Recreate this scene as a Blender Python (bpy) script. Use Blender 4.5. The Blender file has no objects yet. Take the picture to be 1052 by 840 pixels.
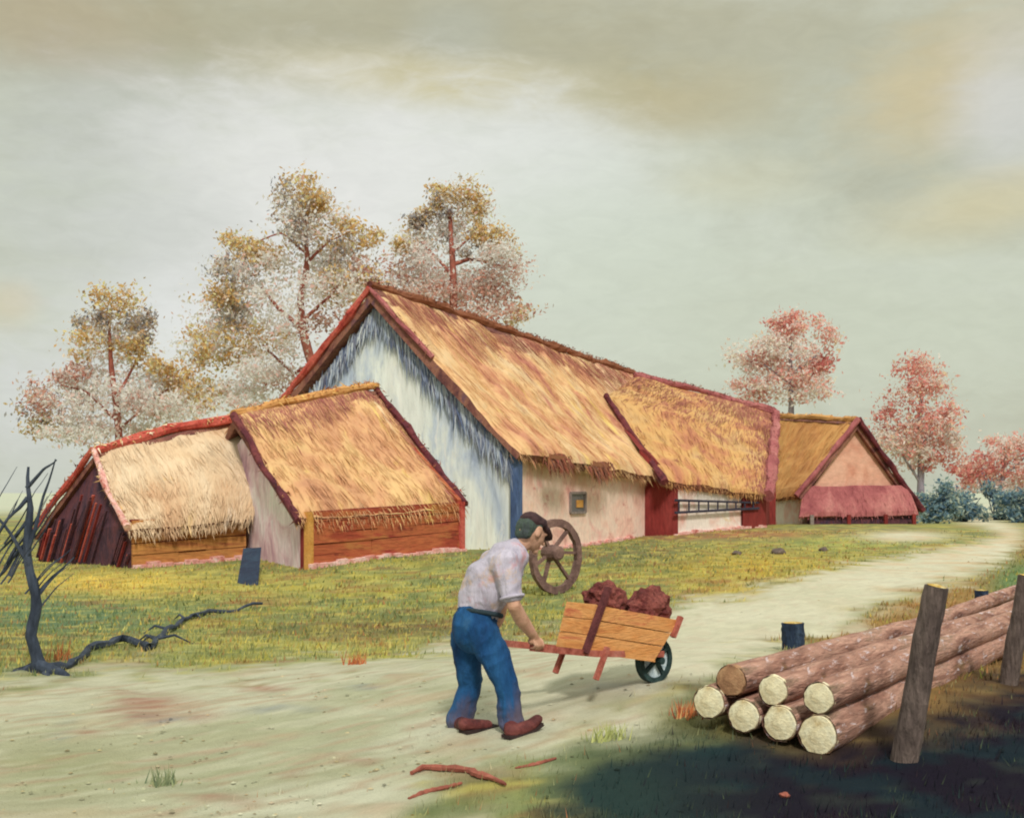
import bpy, bmesh, math, random
import numpy as np
from mathutils import Vector, noise as mnoise
random.seed(7); rng = np.random.default_rng(7)
sc = bpy.context.scene; col = sc.collection
F, CX, CY, H = 1300.0, 526.0, 505.0, 1.62
def P(px, py, d): return Vector(((px-CX)/F*d, d, H-(py-CY)/F*d))
def lin(c):
    return tuple((x/255/12.92 if x/255 <= .04045 else ((x/255+.055)/1.055)**2.4) for x in c)
K = (.93, .90, .80)
def A(r, g, b):                       # albedo that shows as this sRGB value in open light
    return tuple(min(.82, x/k) for x, k in zip(lin((r, g, b)), K))+(1,)

# ---------------------------------------------------------------- terrain
ctrl = [(133,583,25),(35,578,28),(250,572,27),(312,590,24),(400,576,26),(476,560,28),(530,569,34),(655,553,41),(690,548,40.3),
        (790,543,45),(828,538,51),(945,538,53),(684,695,9.5),(505,756,8.45),(727,738,8.16),(840,777,7.77),(800,762,7.9),
        (572,612,19.7),(815,667,13),(1040,680,12),(922,779,7.7),(620,720,9.0),(200,700,11),(700,600,20),(900,565,33),(40,690,11.4)]
cp = np.array([list(P(*c)) for c in ctrl]); SG = 3.2
def _ker(x, y, cx, cy):
    s = SG*np.clip(np.maximum(cy, 8)/14, .45, 2.0)
    return np.exp(-((x-cx)**2+(y-cy)**2)/(2*s*s))
_A = np.array([[_ker(a[0], a[1], b[0], b[1]) for b in cp] for a in cp])
_w = np.linalg.solve(_A.T@_A+.02*np.eye(len(cp)), _A.T@cp[:, 2])
def gz(x, y):
    x = np.asarray(x, float); y = np.asarray(y, float); z = np.zeros(np.broadcast(x, y).shape)
    for c, w in zip(cp, _w): z = z+w*_ker(x, y, c[0], c[1])
    return z+.012*np.sin(1.7*x+.6*y)*np.cos(1.3*y-.4*x)
def gzf(x, y): return float(gz(x, y))
def G(px, py):                       # ground point seen at this place of the frame
    d = F*H/(py-CY)
    for _ in range(6): d = F*(H-gzf((px-CX)/F*d, d))/(py-CY)
    return Vector(((px-CX)/F*d, d, gzf((px-CX)/F*d, d)))

# ---------------------------------------------------------------- object helpers
def tag(o, label=None, cat=None, group=None, kind=None):
    if label: o['label'] = label
    if cat: o['category'] = cat
    if group: o['group'] = group
    if kind: o['kind'] = kind
    return o
def thing(name, label, cat, loc, group=None):
    o = bpy.data.objects.new(name, None); col.objects.link(o); o.location = loc; o.empty_display_size = .2
    return tag(o, label, cat, group)
def wloc(o):
    v = Vector((0, 0, 0))
    while o: v += o.location; o = o.parent
    return v
class MB:
    def __init__(s): s.v = []; s.f = []; s.m = []; s.uv = {}
    def add(s, vs, fs, mi=0, uvs=None):
        n = len(s.v); s.v += [tuple(v) for v in vs]
        for k, f in enumerate(fs):
            if uvs is not None: s.uv[len(s.f)] = [uvs[i] for i in f]
            s.f.append(tuple(i+n for i in f)); s.m.append(mi)
    def build(s, name, mats, parent=None, loc=None, smooth=False, attr=None):
        me = bpy.data.meshes.new(name)
        off = wloc(parent) if parent else (Vector(loc) if loc is not None else Vector((0, 0, 0)))
        arr = np.array(s.v, float)-np.array(off)
        me.from_pydata(arr.tolist(), [], s.f)
        for mt in (mats if isinstance(mats, (list, tuple)) else [mats]): me.materials.append(mt)
        me.polygons.foreach_set('material_index', s.m)
        if smooth: me.polygons.foreach_set('use_smooth', [True]*len(s.f))
        if s.uv:
            ul = me.uv_layers.new(name='UVMap')
            dat = np.zeros(len(me.loops)*2)
            for p in me.polygons:
                u = s.uv.get(p.index)
                if u:
                    for k, li in enumerate(p.loop_indices): dat[2*li:2*li+2] = u[k]
            ul.data.foreach_set('uv', dat)
        if attr is not None:
            ca = me.color_attributes.new('col', 'FLOAT_COLOR', 'POINT')
            ca.data.foreach_set('color', np.array(attr, float).ravel())
        me.update()
        o = bpy.data.objects.new(name, me); col.objects.link(o)
        if parent: o.parent = parent
        elif loc is not None: o.location = loc
        return o
def box8(mb, p, mi=0):                # p: four bottom corners then four top corners
    mb.add(p, [(3,2,1,0),(4,5,6,7),(0,1,5,4),(1,2,6,5),(2,3,7,6),(3,0,4,7)], mi)
def bar(mb, a, b, w, h, mi=0, up=Vector((0,0,1)), jit=0):
    a = Vector(a); b = Vector(b); d = (b-a).normalized()
    if abs(d.dot(up)) > .97: up = Vector((0, 1, 0))
    s = d.cross(up).normalized(); u = s.cross(d).normalized()
    j = lambda: Vector((random.uniform(-jit, jit),)*3)
    c = [a-s*w/2-u*h/2, a+s*w/2-u*h/2, b+s*w/2-u*h/2, b-s*w/2-u*h/2]
    c += [x+u*h for x in c]
    box8(mb, [x+j() for x in c], mi)
def tube(mb, pts, rad, seg=8, mi=0, cap=True, rough=0, mcap=None, ):
    pts = [Vector(p) for p in pts]; n = len(pts); ring = []
    up = Vector((.3, .2, 1)).normalized(); vs = []
    for i, p in enumerate(pts):
        d = (pts[min(i+1, n-1)]-pts[max(i-1, 0)]).normalized()
        s = d.cross(up)
        if s.length < .05: s = d.cross(Vector((1, 0, 0)))
        s.normalize(); u = s.cross(d).normalized()
        for k in range(seg):
            a = 2*math.pi*k/seg; r = rad[i]*(1+random.uniform(-rough, rough))
            vs.append(p+s*math.cos(a)*r+u*math.sin(a)*r)
    fs = [(i*seg+k, i*seg+(k+1) % seg, (i+1)*seg+(k+1) % seg, (i+1)*seg+k) for i in range(n-1) for k in range(seg)]
    ll = [0]
    for a, b in zip(pts, pts[1:]): ll.append(ll[-1]+(b-a).length)
    mb.add(vs, fs, mi, [(2*abs(k/seg-.5)*math.pi*rad[i], ll[i]) for i in range(n) for k in range(seg)])
    if cap:
        mb.add(vs[:seg], [tuple(range(seg))], mi if mcap is None else mcap)
        mb.add(vs[-seg:], [tuple(range(seg-1, -1, -1))], mi if mcap is None else mcap)
def resample(pts, n):
    pts = [Vector(p) for p in pts]; L = [0]
    for a, b in zip(pts, pts[1:]): L.append(L[-1]+(b-a).length)
    out = []
    for k in range(n):
        t = L[-1]*k/(n-1); i = 0
        while i < len(L)-2 and L[i+1] < t: i += 1
        f = (t-L[i])/max(1e-9, L[i+1]-L[i]); out.append(pts[i].lerp(pts[i+1], f))
    return out
def wobble(pts, amt, fr=1.5):
    return [p+Vector(mnoise.noise_vector(p*fr))*amt for p in pts]
def nz(x, y, s=1.0, z=0.0): return mnoise.fractal(Vector((x*s, y*s, z)), 1.0, 2.0, 4)

# ---------------------------------------------------------------- materials
def nt(m):
    m.use_nodes = True; t = m.node_tree; t.nodes.clear(); return t
def N(t, k, **kw):
    n = t.nodes.new(k)
    for a, b in kw.items():
        if a in n.inputs: n.inputs[a].default_value = b
        else: setattr(n, a, b)
    return n
def ramp(t, fac, cols, lo=.3, hi=.7):
    r = N(t, 'ShaderNodeValToRGB'); e = r.color_ramp.elements
    n = len(cols)
    while len(e) < n: e.new(.5)
    for i, c in enumerate(cols):
        e[i].position = lo+(hi-lo)*i/max(1, n-1); e[i].color = tuple(c)[:3]+(1,)
    t.links.new(fac, r.inputs[0]); return r.outputs[0]
def paint(name, cols, scale=1.0, stretch=(1,1,1), fine=20., fstretch=(1,1,1), famt=.35, bump=.3, rough=.85, coord='Object', dist=.8, lo=.3, hi=.7, extra=None, rot=(0,0,0), isl=0, mud=None):
    m = bpy.data.materials.new(name); t = nt(m); L = t.links.new
    tc = N(t, 'ShaderNodeTexCoord'); out = N(t, 'ShaderNodeOutputMaterial'); bs = N(t, 'ShaderNodeBsdfPrincipled')
    bs.inputs['Roughness'].default_value = rough
    bs.inputs['Specular IOR Level'].default_value = .25
    m0 = N(t, 'ShaderNodeMapping'); m0.inputs['Rotation'].default_value = rot; L(tc.outputs[coord], m0.inputs[0]); src = m0.outputs[0]
    m1 = N(t, 'ShaderNodeMapping'); m1.inputs['Scale'].default_value = stretch; L(src, m1.inputs[0])
    n1 = N(t, 'ShaderNodeTexNoise', Scale=scale, Detail=6., Roughness=.62, Distortion=dist); L(m1.outputs[0], n1.inputs['Vector'])
    c = ramp(t, n1.outputs[0], cols, lo, hi)
    m2 = N(t, 'ShaderNodeMapping'); m2.inputs['Scale'].default_value = fstretch; L(src, m2.inputs[0])
    n2 = N(t, 'ShaderNodeTexNoise', Scale=fine, Detail=5., Roughness=.65, Distortion=.3); L(m2.outputs[0], n2.inputs['Vector'])
    mr = N(t, 'ShaderNodeMapRange'); mr.inputs['From Min'].default_value = .3; mr.inputs['From Max'].default_value = .7
    mr.inputs['To Min'].default_value = 1-famt; mr.inputs['To Max'].default_value = 1+famt*.8; L(n2.outputs[0], mr.inputs[0])
    hs = N(t, 'ShaderNodeHueSaturation'); L(c, hs.inputs['Color']); L(mr.outputs[0], hs.inputs['Value'])
    c = hs.outputs[0]
    if extra:                         # streaks of another colour: (colour, scale, stretch, threshold, amount)
        for (ec, es, est, th, am) in extra:
            m3 = N(t, 'ShaderNodeMapping'); m3.inputs['Scale'].default_value = est; L(src, m3.inputs[0])
            n3 = N(t, 'ShaderNodeTexNoise', Scale=es, Detail=6., Roughness=.7, Distortion=.5); L(m3.outputs[0], n3.inputs['Vector'])
            r3 = N(t, 'ShaderNodeMapRange'); r3.inputs['From Min'].default_value = th; r3.inputs['From Max'].default_value = th+.1; r3.inputs['To Max'].default_value = am; L(n3.outputs[0], r3.inputs[0])
            mx = N(t, 'ShaderNodeMix', data_type='RGBA'); L(r3.outputs[0], mx.inputs[0]); L(c, mx.inputs[6]); mx.inputs[7].default_value = ec; c = mx.outputs[2]
    if mud:                           # mud dried on from the hem upwards: (colour, z0, z1, amount)
        sp = N(t, 'ShaderNodeSeparateXYZ'); L(tc.outputs['Object'], sp.inputs[0]); sm = N(t, 'ShaderNodeMath', operation='MULTIPLY_ADD'); L(n1.outputs[0], sm.inputs[0]); sm.inputs[1].default_value = 1.3; L(sp.outputs[2], sm.inputs[2])
        r4 = N(t, 'ShaderNodeMapRange', interpolation_type='SMOOTHSTEP'); r4.inputs['From Min'].default_value = mud[1]+.62; r4.inputs['From Max'].default_value = mud[2]+.62; r4.inputs['To Min'].default_value = mud[3]; r4.inputs['To Max'].default_value = 0; L(sm.outputs[0], r4.inputs[0])
        mx = N(t, 'ShaderNodeMix', data_type='RGBA'); L(r4.outputs[0], mx.inputs[0]); L(c, mx.inputs[6]); mx.inputs[7].default_value = mud[0]; c = mx.outputs[2]
    if isl:                           # every strand a little lighter or darker than the next
        gi = N(t, 'ShaderNodeNewGeometry'); mi_ = N(t, 'ShaderNodeMapRange'); mi_.inputs['To Min'].default_value = 1-isl; mi_.inputs['To Max'].default_value = 1+isl; L(gi.outputs['Random Per Island'], mi_.inputs[0])
        h2 = N(t, 'ShaderNodeHueSaturation'); L(c, h2.inputs['Color']); L(mi_.outputs[0], h2.inputs['Value']); c = h2.outputs[0]
    L(c, bs.inputs['Base Color'])
    if bump:
        b = N(t, 'ShaderNodeBump'); b.inputs['Strength'].default_value = bump; b.inputs['Distance'].default_value = .03; L(n2.outputs[0], b.inputs['Height']); L(b.outputs[0], bs.inputs['Normal'])
    L(bs.outputs[0], out.inputs[0]); return m
def island(name, cols, rough=.9, trans=0.0, jit=.25):
    m = bpy.data.materials.new(name); t = nt(m); L = t.links.new
    g = N(t, 'ShaderNodeNewGeometry'); out = N(t, 'ShaderNodeOutputMaterial'); bs = N(t, 'ShaderNodeBsdfPrincipled')
    bs.inputs['Roughness'].default_value = rough; bs.inputs['Specular IOR Level'].default_value = .15
    r = N(t, 'ShaderNodeValToRGB'); r.color_ramp.interpolation = 'LINEAR'; e = r.color_ramp.elements
    while len(e) < len(cols): e.new(.5)
    for i, c in enumerate(cols): e[i].position = i/(len(cols)-1); e[i].color = tuple(c)[:3]+(1,)
    L(g.outputs['Random Per Island'], r.inputs[0]); L(r.outputs[0], bs.inputs['Base Color'])
    if trans:
        tr = N(t, 'ShaderNodeBsdfTranslucent'); L(r.outputs[0], tr.inputs[0])
        mx = N(t, 'ShaderNodeMixShader'); mx.inputs[0].default_value = trans; L(bs.outputs[0], mx.inputs[1]); L(tr.outputs[0], mx.inputs[2]); L(mx.outputs[0], out.inputs[0])
    else: L(bs.outputs[0], out.inputs[0])
    return m
def vcol(name, fine=6., stretch=(1,1,1), famt=.3, bump=.4, rough=.95, fine2=40.):
    m = bpy.data.materials.new(name); t = nt(m); L = t.links.new
    a = N(t, 'ShaderNodeAttribute', attribute_name='col'); out = N(t, 'ShaderNodeOutputMaterial'); bs = N(t, 'ShaderNodeBsdfPrincipled')
    bs.inputs['Roughness'].default_value = rough; bs.inputs['Specular IOR Level'].default_value = .1
    g = N(t, 'ShaderNodeNewGeometry'); mp = N(t, 'ShaderNodeMapping'); mp.inputs['Scale'].default_value = stretch; mr0 = N(t, 'ShaderNodeMapping'); mr0.inputs['Rotation'].default_value = (0, 0, math.radians(-50)); L(g.outputs['Position'], mr0.inputs[0]); L(mr0.outputs[0], mp.inputs[0])
    n1 = N(t, 'ShaderNodeTexNoise', Scale=fine, Detail=7., Roughness=.65, Distortion=.7); L(mp.outputs[0], n1.inputs['Vector'])
    n2 = N(t, 'ShaderNodeTexNoise', Scale=fine2, Detail=4., Roughness=.7); L(g.outputs['Position'], n2.inputs['Vector'])
    ad = N(t, 'ShaderNodeMath', operation='MULTIPLY_ADD'); L(n2.outputs[0], ad.inputs[0]); ad.inputs[1].default_value = .9; L(n1.outputs[0], ad.inputs[2])
    mr = N(t, 'ShaderNodeMapRange'); mr.inputs['From Min'].default_value = .65; mr.inputs['From Max'].default_value = 1.25; mr.inputs['To Min'].default_value = 1-famt; mr.inputs['To Max'].default_value = 1+famt*.7; L(ad.outputs[0], mr.inputs[0])
    hs = N(t, 'ShaderNodeHueSaturation'); L(a.outputs['Color'], hs.inputs['Color']); L(mr.outputs[0], hs.inputs['Value'])
    L(hs.outputs[0], bs.inputs['Base Color'])
    if bump:
        b = N(t, 'ShaderNodeBump'); b.inputs['Strength'].default_value = bump; b.inputs['Distance'].default_value = .04; L(ad.outputs[0], b.inputs['Height']); L(b.outputs[0], bs.inputs['Normal'])
    L(bs.outputs[0], out.inputs[0]); return m

S_UP = (1, 1, .12)
M = {}
M['plaster_blue'] = paint('limewashed plaster', [A(128,142,166), A(186,196,204), A(218,222,220), A(222,225,220), A(196,204,208)], .5, (1,1,.5), 7, (1,1,.16), .16, .35, extra=[(A(112,128,158), 3.4, (1,1,.16), .61, .5), (A(212,204,164), 1.0, (1,1,.4), .6, .55), (A(228,230,228), 4, (1,1,.14), .57, .75), (A(120,112,130), 5, (1,1,.2), .63, .6)], dist=.6)
M['plaster_pink'] = paint('pink plaster', [A(196,138,124), A(226,186,166), A(230,200,180), A(218,166,152)], .7, (1,1,1), 10, (1,1,.5), .14, .3, extra=[(A(176,86,80), 1.6, (1,1,1.4), .6, .7), (A(196,158,84), 1.1, (1,1,1), .64, .6)])
M['plaster_white'] = paint('white plaster', [A(214,200,186), A(226,216,200), A(214,160,142)], .8, (1,1,1), 10, (1,1,.5), .12, .3, extra=[(A(214,178,80), 1.0, (1,1,1.2), .62, .6)])
M['plaster_rose'] = paint('rose boards', [A(188,128,104), A(206,156,130), A(212,168,142)], .8, (1,1,1), 8, (.4,1,1), .16, .3)
M['wood_ochre'] = paint('ochre boards', [A(110,60,40), A(160,100,56), A(182,128,70), A(142,76,50)], 1.2, (.4,.4,2.0), 10, (.35,.35,3), .3, .6, extra=[(A(96,36,26), 2.2, (.4,.4,2), .57, .8)])
M['wood_red'] = paint('red brown boards', [A(112,46,36), A(152,68,46), A(174,98,60), A(144,50,44)], 1.0, (.4,.4,2.0), 10, (.35,.35,3), .3, .6, extra=[(A(172,116,64), 1.4, (.5,.5,2.2), .55, .75), (A(84,26,26), 2.4, (.4,.4,2), .6, .8)])
M['maroon'] = paint('maroon boards', [A(92,30,30), A(122,44,40), A(142,62,56)], 1.0, (1,1,.5), 12, (1,1,.25), .25, .5)
M['maroon_thatch'] = paint('maroon thatch', [A(126,64,66), A(154,88,86), A(174,114,106)], 1.2, (1,1,.6), 16, (1,1,.2), .25, .6)
M['red_edge'] = paint('red verge', [A(128,40,36), A(172,70,58), A(190,96,80), A(150,50,52)], 2., (1,1,1), 22, (1,1,1), .3, .5)
M['dark_edge'] = paint('dark verge', [A(60,26,34), A(92,40,46), A(120,60,56)], 2., (1,1,1), 22, (1,1,1), .3, .5)
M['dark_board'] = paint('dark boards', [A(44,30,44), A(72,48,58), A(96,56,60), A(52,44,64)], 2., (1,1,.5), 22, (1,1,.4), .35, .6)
M['plinth'] = paint('pinkish stone footing', [A(178,96,84), A(214,160,146), A(228,200,188)], 4., (1,1,1), 24, (1,1,1), .3, .7)
M['blue_timber'] = paint('blue grey timber', [A(52,66,96), A(74,94,128), A(100,118,146)], 3., (1,1,.3), 20, (1,1,.2), .3, .5)
M['teal_board'] = paint('teal weathered board', [A(30,34,54), A(38,50,68), A(48,64,80)], 3., (1,1,.4), 20, (1,1,.2), .3, .5)
M['ladder'] = paint('dark ladder wood', [A(44,42,54), A(66,62,74)], 3., (1,1,1), 20, (1,1,1), .3, .4)
M['glass'] = paint('dim glass', [A(80,78,80), A(112,104,98)], 6., (1,1,1), 20, (1,1,1), .2, .1, rough=.3)
M['ochre_shutter'] = paint('ochre panel', [A(178,122,54), A(200,150,80)], 6., (1,1,1), 20, (1,1,1), .2, .3)
M['grey_frame'] = paint('grey frame', [A(112,100,94), A(146,132,122)], 6., (1,1,1), 20, (1,1,1), .2, .3)
M['bark_dark'] = paint('dark blue bark', [A(38,44,56), A(58,66,78), A(78,82,90)], 4., (1,1,.5), 22, (1,1,.3), .35, .9)
M['bark_red'] = paint('red brown bark', [A(120,66,54), A(150,86,70), A(172,116,98)], 2., (1,1,.4), 16, (1,1,.3), .3, .6)
M['bark_grey'] = paint('grey bark', [A(104,100,112), A(140,132,138), A(176,164,164)], 2., (1,1,.4), 16, (1,1,.3), .3, .6)
M['log_bark'] = paint('log bark', [A(108,74,64), A(156,114,96), A(182,140,120), A(136,112,90)], 3., (2.4,.35,1), 14, (3,.4,1), .35, 1.0, coord='UV', extra=[(A(222,210,212), 8, (2,.55,1), .575, .9), (A(126,98,60), 2, (2,.5,1), .57, .7), (A(62,44,40), 6, (3,.3,1), .6, .8)])
M['plaster_mauve_shade'] = paint('mauve shade plaster', [A(160,118,134), A(206,170,174), A(236,210,206), A(244,236,230)], .9, (1,1,.7), 10, (1,1,.3), .2, .4, dist=.9)  # pale plaster with the left gable's shade mixed into its mauve
M['log_end'] = paint('cut log end', [A(192,170,124), A(220,208,168), A(232,224,192)], 7., (1,1,1), 40, (1,1,1), .18, .4, extra=[(A(190,160,84), 9, (1,1,1), .6, .6)])
M['log_end_brown'] = paint('old log end', [A(120,84,62), A(160,120,86), A(186,152,112)], 7., (1,1,1), 40, (1,1,1), .2, .4)
M['post'] = paint('weathered post', [A(72,60,56), A(100,86,78), A(124,108,98)], 6., (1,1,.4), 40, (1,1,.2), .4, 1.0, extra=[(A(120,104,94), 10, (1,1,.3), .6, .6)])
M['post_top'] = paint('cut post top', [A(120,92,54), A(196,160,80), A(206,190,140)], 16., (1,1,1), 60, (1,1,1), .3, .5)
M['stump'] = paint('blue black stump', [A(26,34,50), A(38,52,72), A(60,76,92)], 10., (1,1,.4), 50, (1,1,.2), .3, .8)
M['wheel_wood'] = paint('cart wheel wood', [A(86,64,60), A(112,86,78), A(134,106,94)], 5., (1,1,1), 30, (1,1,1), .3, .6)
M['tray'] = paint('orange boards', [A(170,100,58), A(204,138,78), A(212,152,92), A(190,110,72)], 4., (.6,.6,2.5), 30, (.4,.4,3), .22, .5, extra=[(A(176,84,60), 5, (.5,.5,2), .6, .6)])
M['shaft'] = paint('red shafts', [A(128,60,48), A(166,92,76), A(180,116,100)], 8., (1,1,1), 40, (1,1,1), .25, .5)
M['stake'] = paint('dark stake', [A(80,38,40), A(110,58,56)], 8., (1,1,1), 40, (1,1,1), .25, .5)
M['tyre'] = paint('dark green rim', [A(28,44,46), A(44,64,62), A(62,84,80)], 8., (1,1,1), 40, (1,1,1), .25, .5)
M['wheel_disc'] = paint('pale wheel disc', [A(120,140,150), A(190,204,204), A(214,220,216)], 9., (1,1,1), 40, (1,1,1), .2, .3)
M['turf'] = paint('red brown turf', [A(76,34,34), A(112,54,50), A(140,78,68), A(96,42,42)], 8., (1,1,1), 40, (1,1,1), .35, 1.0)
M['skin'] = paint('skin', [A(168,122,96), A(196,152,124), A(204,150,130)], 8., (1,1,1), 40, (1,1,1), .12, .2, rough=.6)
M['shirt'] = paint('lavender shirt', [A(142,132,140), A(172,164,174), A(186,178,188), A(190,146,136)], 3.2, (1,1,.6), 22, (1,1,.3), .16, .7, extra=[(A(196,162,122), 4.2, (1,1,.8), .53, .75), (A(186,120,124), 3.6, (1,1,.6), .54, .75), (A(124,132,164), 6, (1,1,.3), .6, .6)])
M['trousers'] = paint('blue trousers', [A(14,46,82), A(20,64,106), A(32,80,122), A(58,94,122)], 3., (1,1,.6), 24, (1,1,.3), .2, .8, extra=[(A(16,46,84), 5, (1,1,.3), .6, .6)], mud=(A(112,94,96), .0, .3, .6))
M['shoe'] = paint('brown boots', [A(60,28,30), A(96,46,44), A(120,66,60)], 9., (1,1,1), 40, (1,1,1), .3, .5, rough=.6)
M['cap'] = paint('brown cap', [A(46,34,38), A(70,50,52), A(90,66,64)], 9., (1,1,1), 50, (1,1,1), .3, .8)
M['hair'] = paint('grey green hair', [A(58,62,64), A(78,92,78), A(64,64,74)], 12., (1,1,.5), 60, (1,1,.3), .3, .9)
M['belt'] = paint('dark belt', [A(36,50,58), A(52,66,70)], 9., (1,1,1), 50, (1,1,1), .2, .4)
M['thread'] = paint('dark', [A(40,30,30), A(60,44,42)], 9., (1,1,1), 50, (1,1,1), .2, .4)
def thatch_mat(name, cols, extra=None, lo=.3, hi=.7):
    M['strand_'+name] = paint(name.replace('_', ' ')+' strands', cols, .5, (1.0,.6,1), 5., (2.2,.16,1), .11, 0, coord='UV', extra=extra, dist=.7, lo=lo, hi=hi, rot=(0,0,.12), isl=.07)
    M[name] = paint(name.replace('_', ' '), cols, .5, (1.0,.6,1), 5., (2.2,.16,1), .11, .25, coord='UV', extra=extra, dist=.7, lo=lo, hi=hi, rot=(0,0,.12))
thatch_mat('thatch_barn', [A(164,104,90), A(192,136,100), A(208,168,118), A(204,174,132), A(184,124,102)], [(A(158,88,78), .8, (1.4,.5,1), .54, .75), (A(210,182,98), .9, (1.6,.4,1), .57, .75), (A(136,128,100), 1.2, (1.8,.4,1), .66, .6)])
thatch_mat('thatch_wing', [A(150,88,76), A(180,122,84), A(196,152,94), A(186,148,100), A(162,100,82)], [(A(136,70,68), .7, (1.3,.6,1), .55, .8), (A(200,168,92), .9, (1.5,.45,1), .6, .6)])
thatch_mat('thatch_shed', [A(168,116,88), A(194,144,102), A(206,168,114), A(200,142,108)], [(A(142,106,86), .8, (1.4,.45,1), .58, .7), (A(216,190,106), .9, (1.6,.4,1), .58, .75), (A(216,196,160), 1.4, (2.2,.25,1), .63, .7)])
thatch_mat('thatch_left', [A(180,136,98), A(202,174,138), A(208,186,154), A(192,152,108)], [(A(206,174,96), .9, (1.5,.5,1), .58, .7), (A(218,204,182), 1.2, (2.2,.25,1), .6, .7), (A(192,140,110), .9, (1.3,.6,1), .6, .7)])
thatch_mat('thatch_far', [A(164,108,70), A(190,136,80), A(198,148,88), A(178,116,84)], [(A(202,166,94), 1.1, (1.8,.4,1), .6, .6)])
M['thatch_cut'] = paint('cut thatch ends', [A(84,52,54), A(118,74,66), A(146,100,80), A(104,72,82)], 2., (1,1,1), 26, (1,1,1), .3, .8)
def straw(name, cols): return island(name, cols)
M['straw_gold'] = straw('straw gold', [A(130,72,52), A(182,116,66), A(206,156,84), A(214,176,104), A(172,98,70), A(196,146,92)])
M['straw_pale'] = straw('straw pale', [A(168,116,80), A(206,166,112), A(220,196,150), A(222,206,176), A(196,144,90)])
M['straw_brown'] = straw('straw brown', [A(86,48,44), A(120,72,54), A(150,98,66), A(112,78,66), A(160,86,70)])

M['straw_rose'] = straw('straw rose', [A(138,78,74), A(158,98,84), A(176,120,96), A(150,90,86)])

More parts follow.
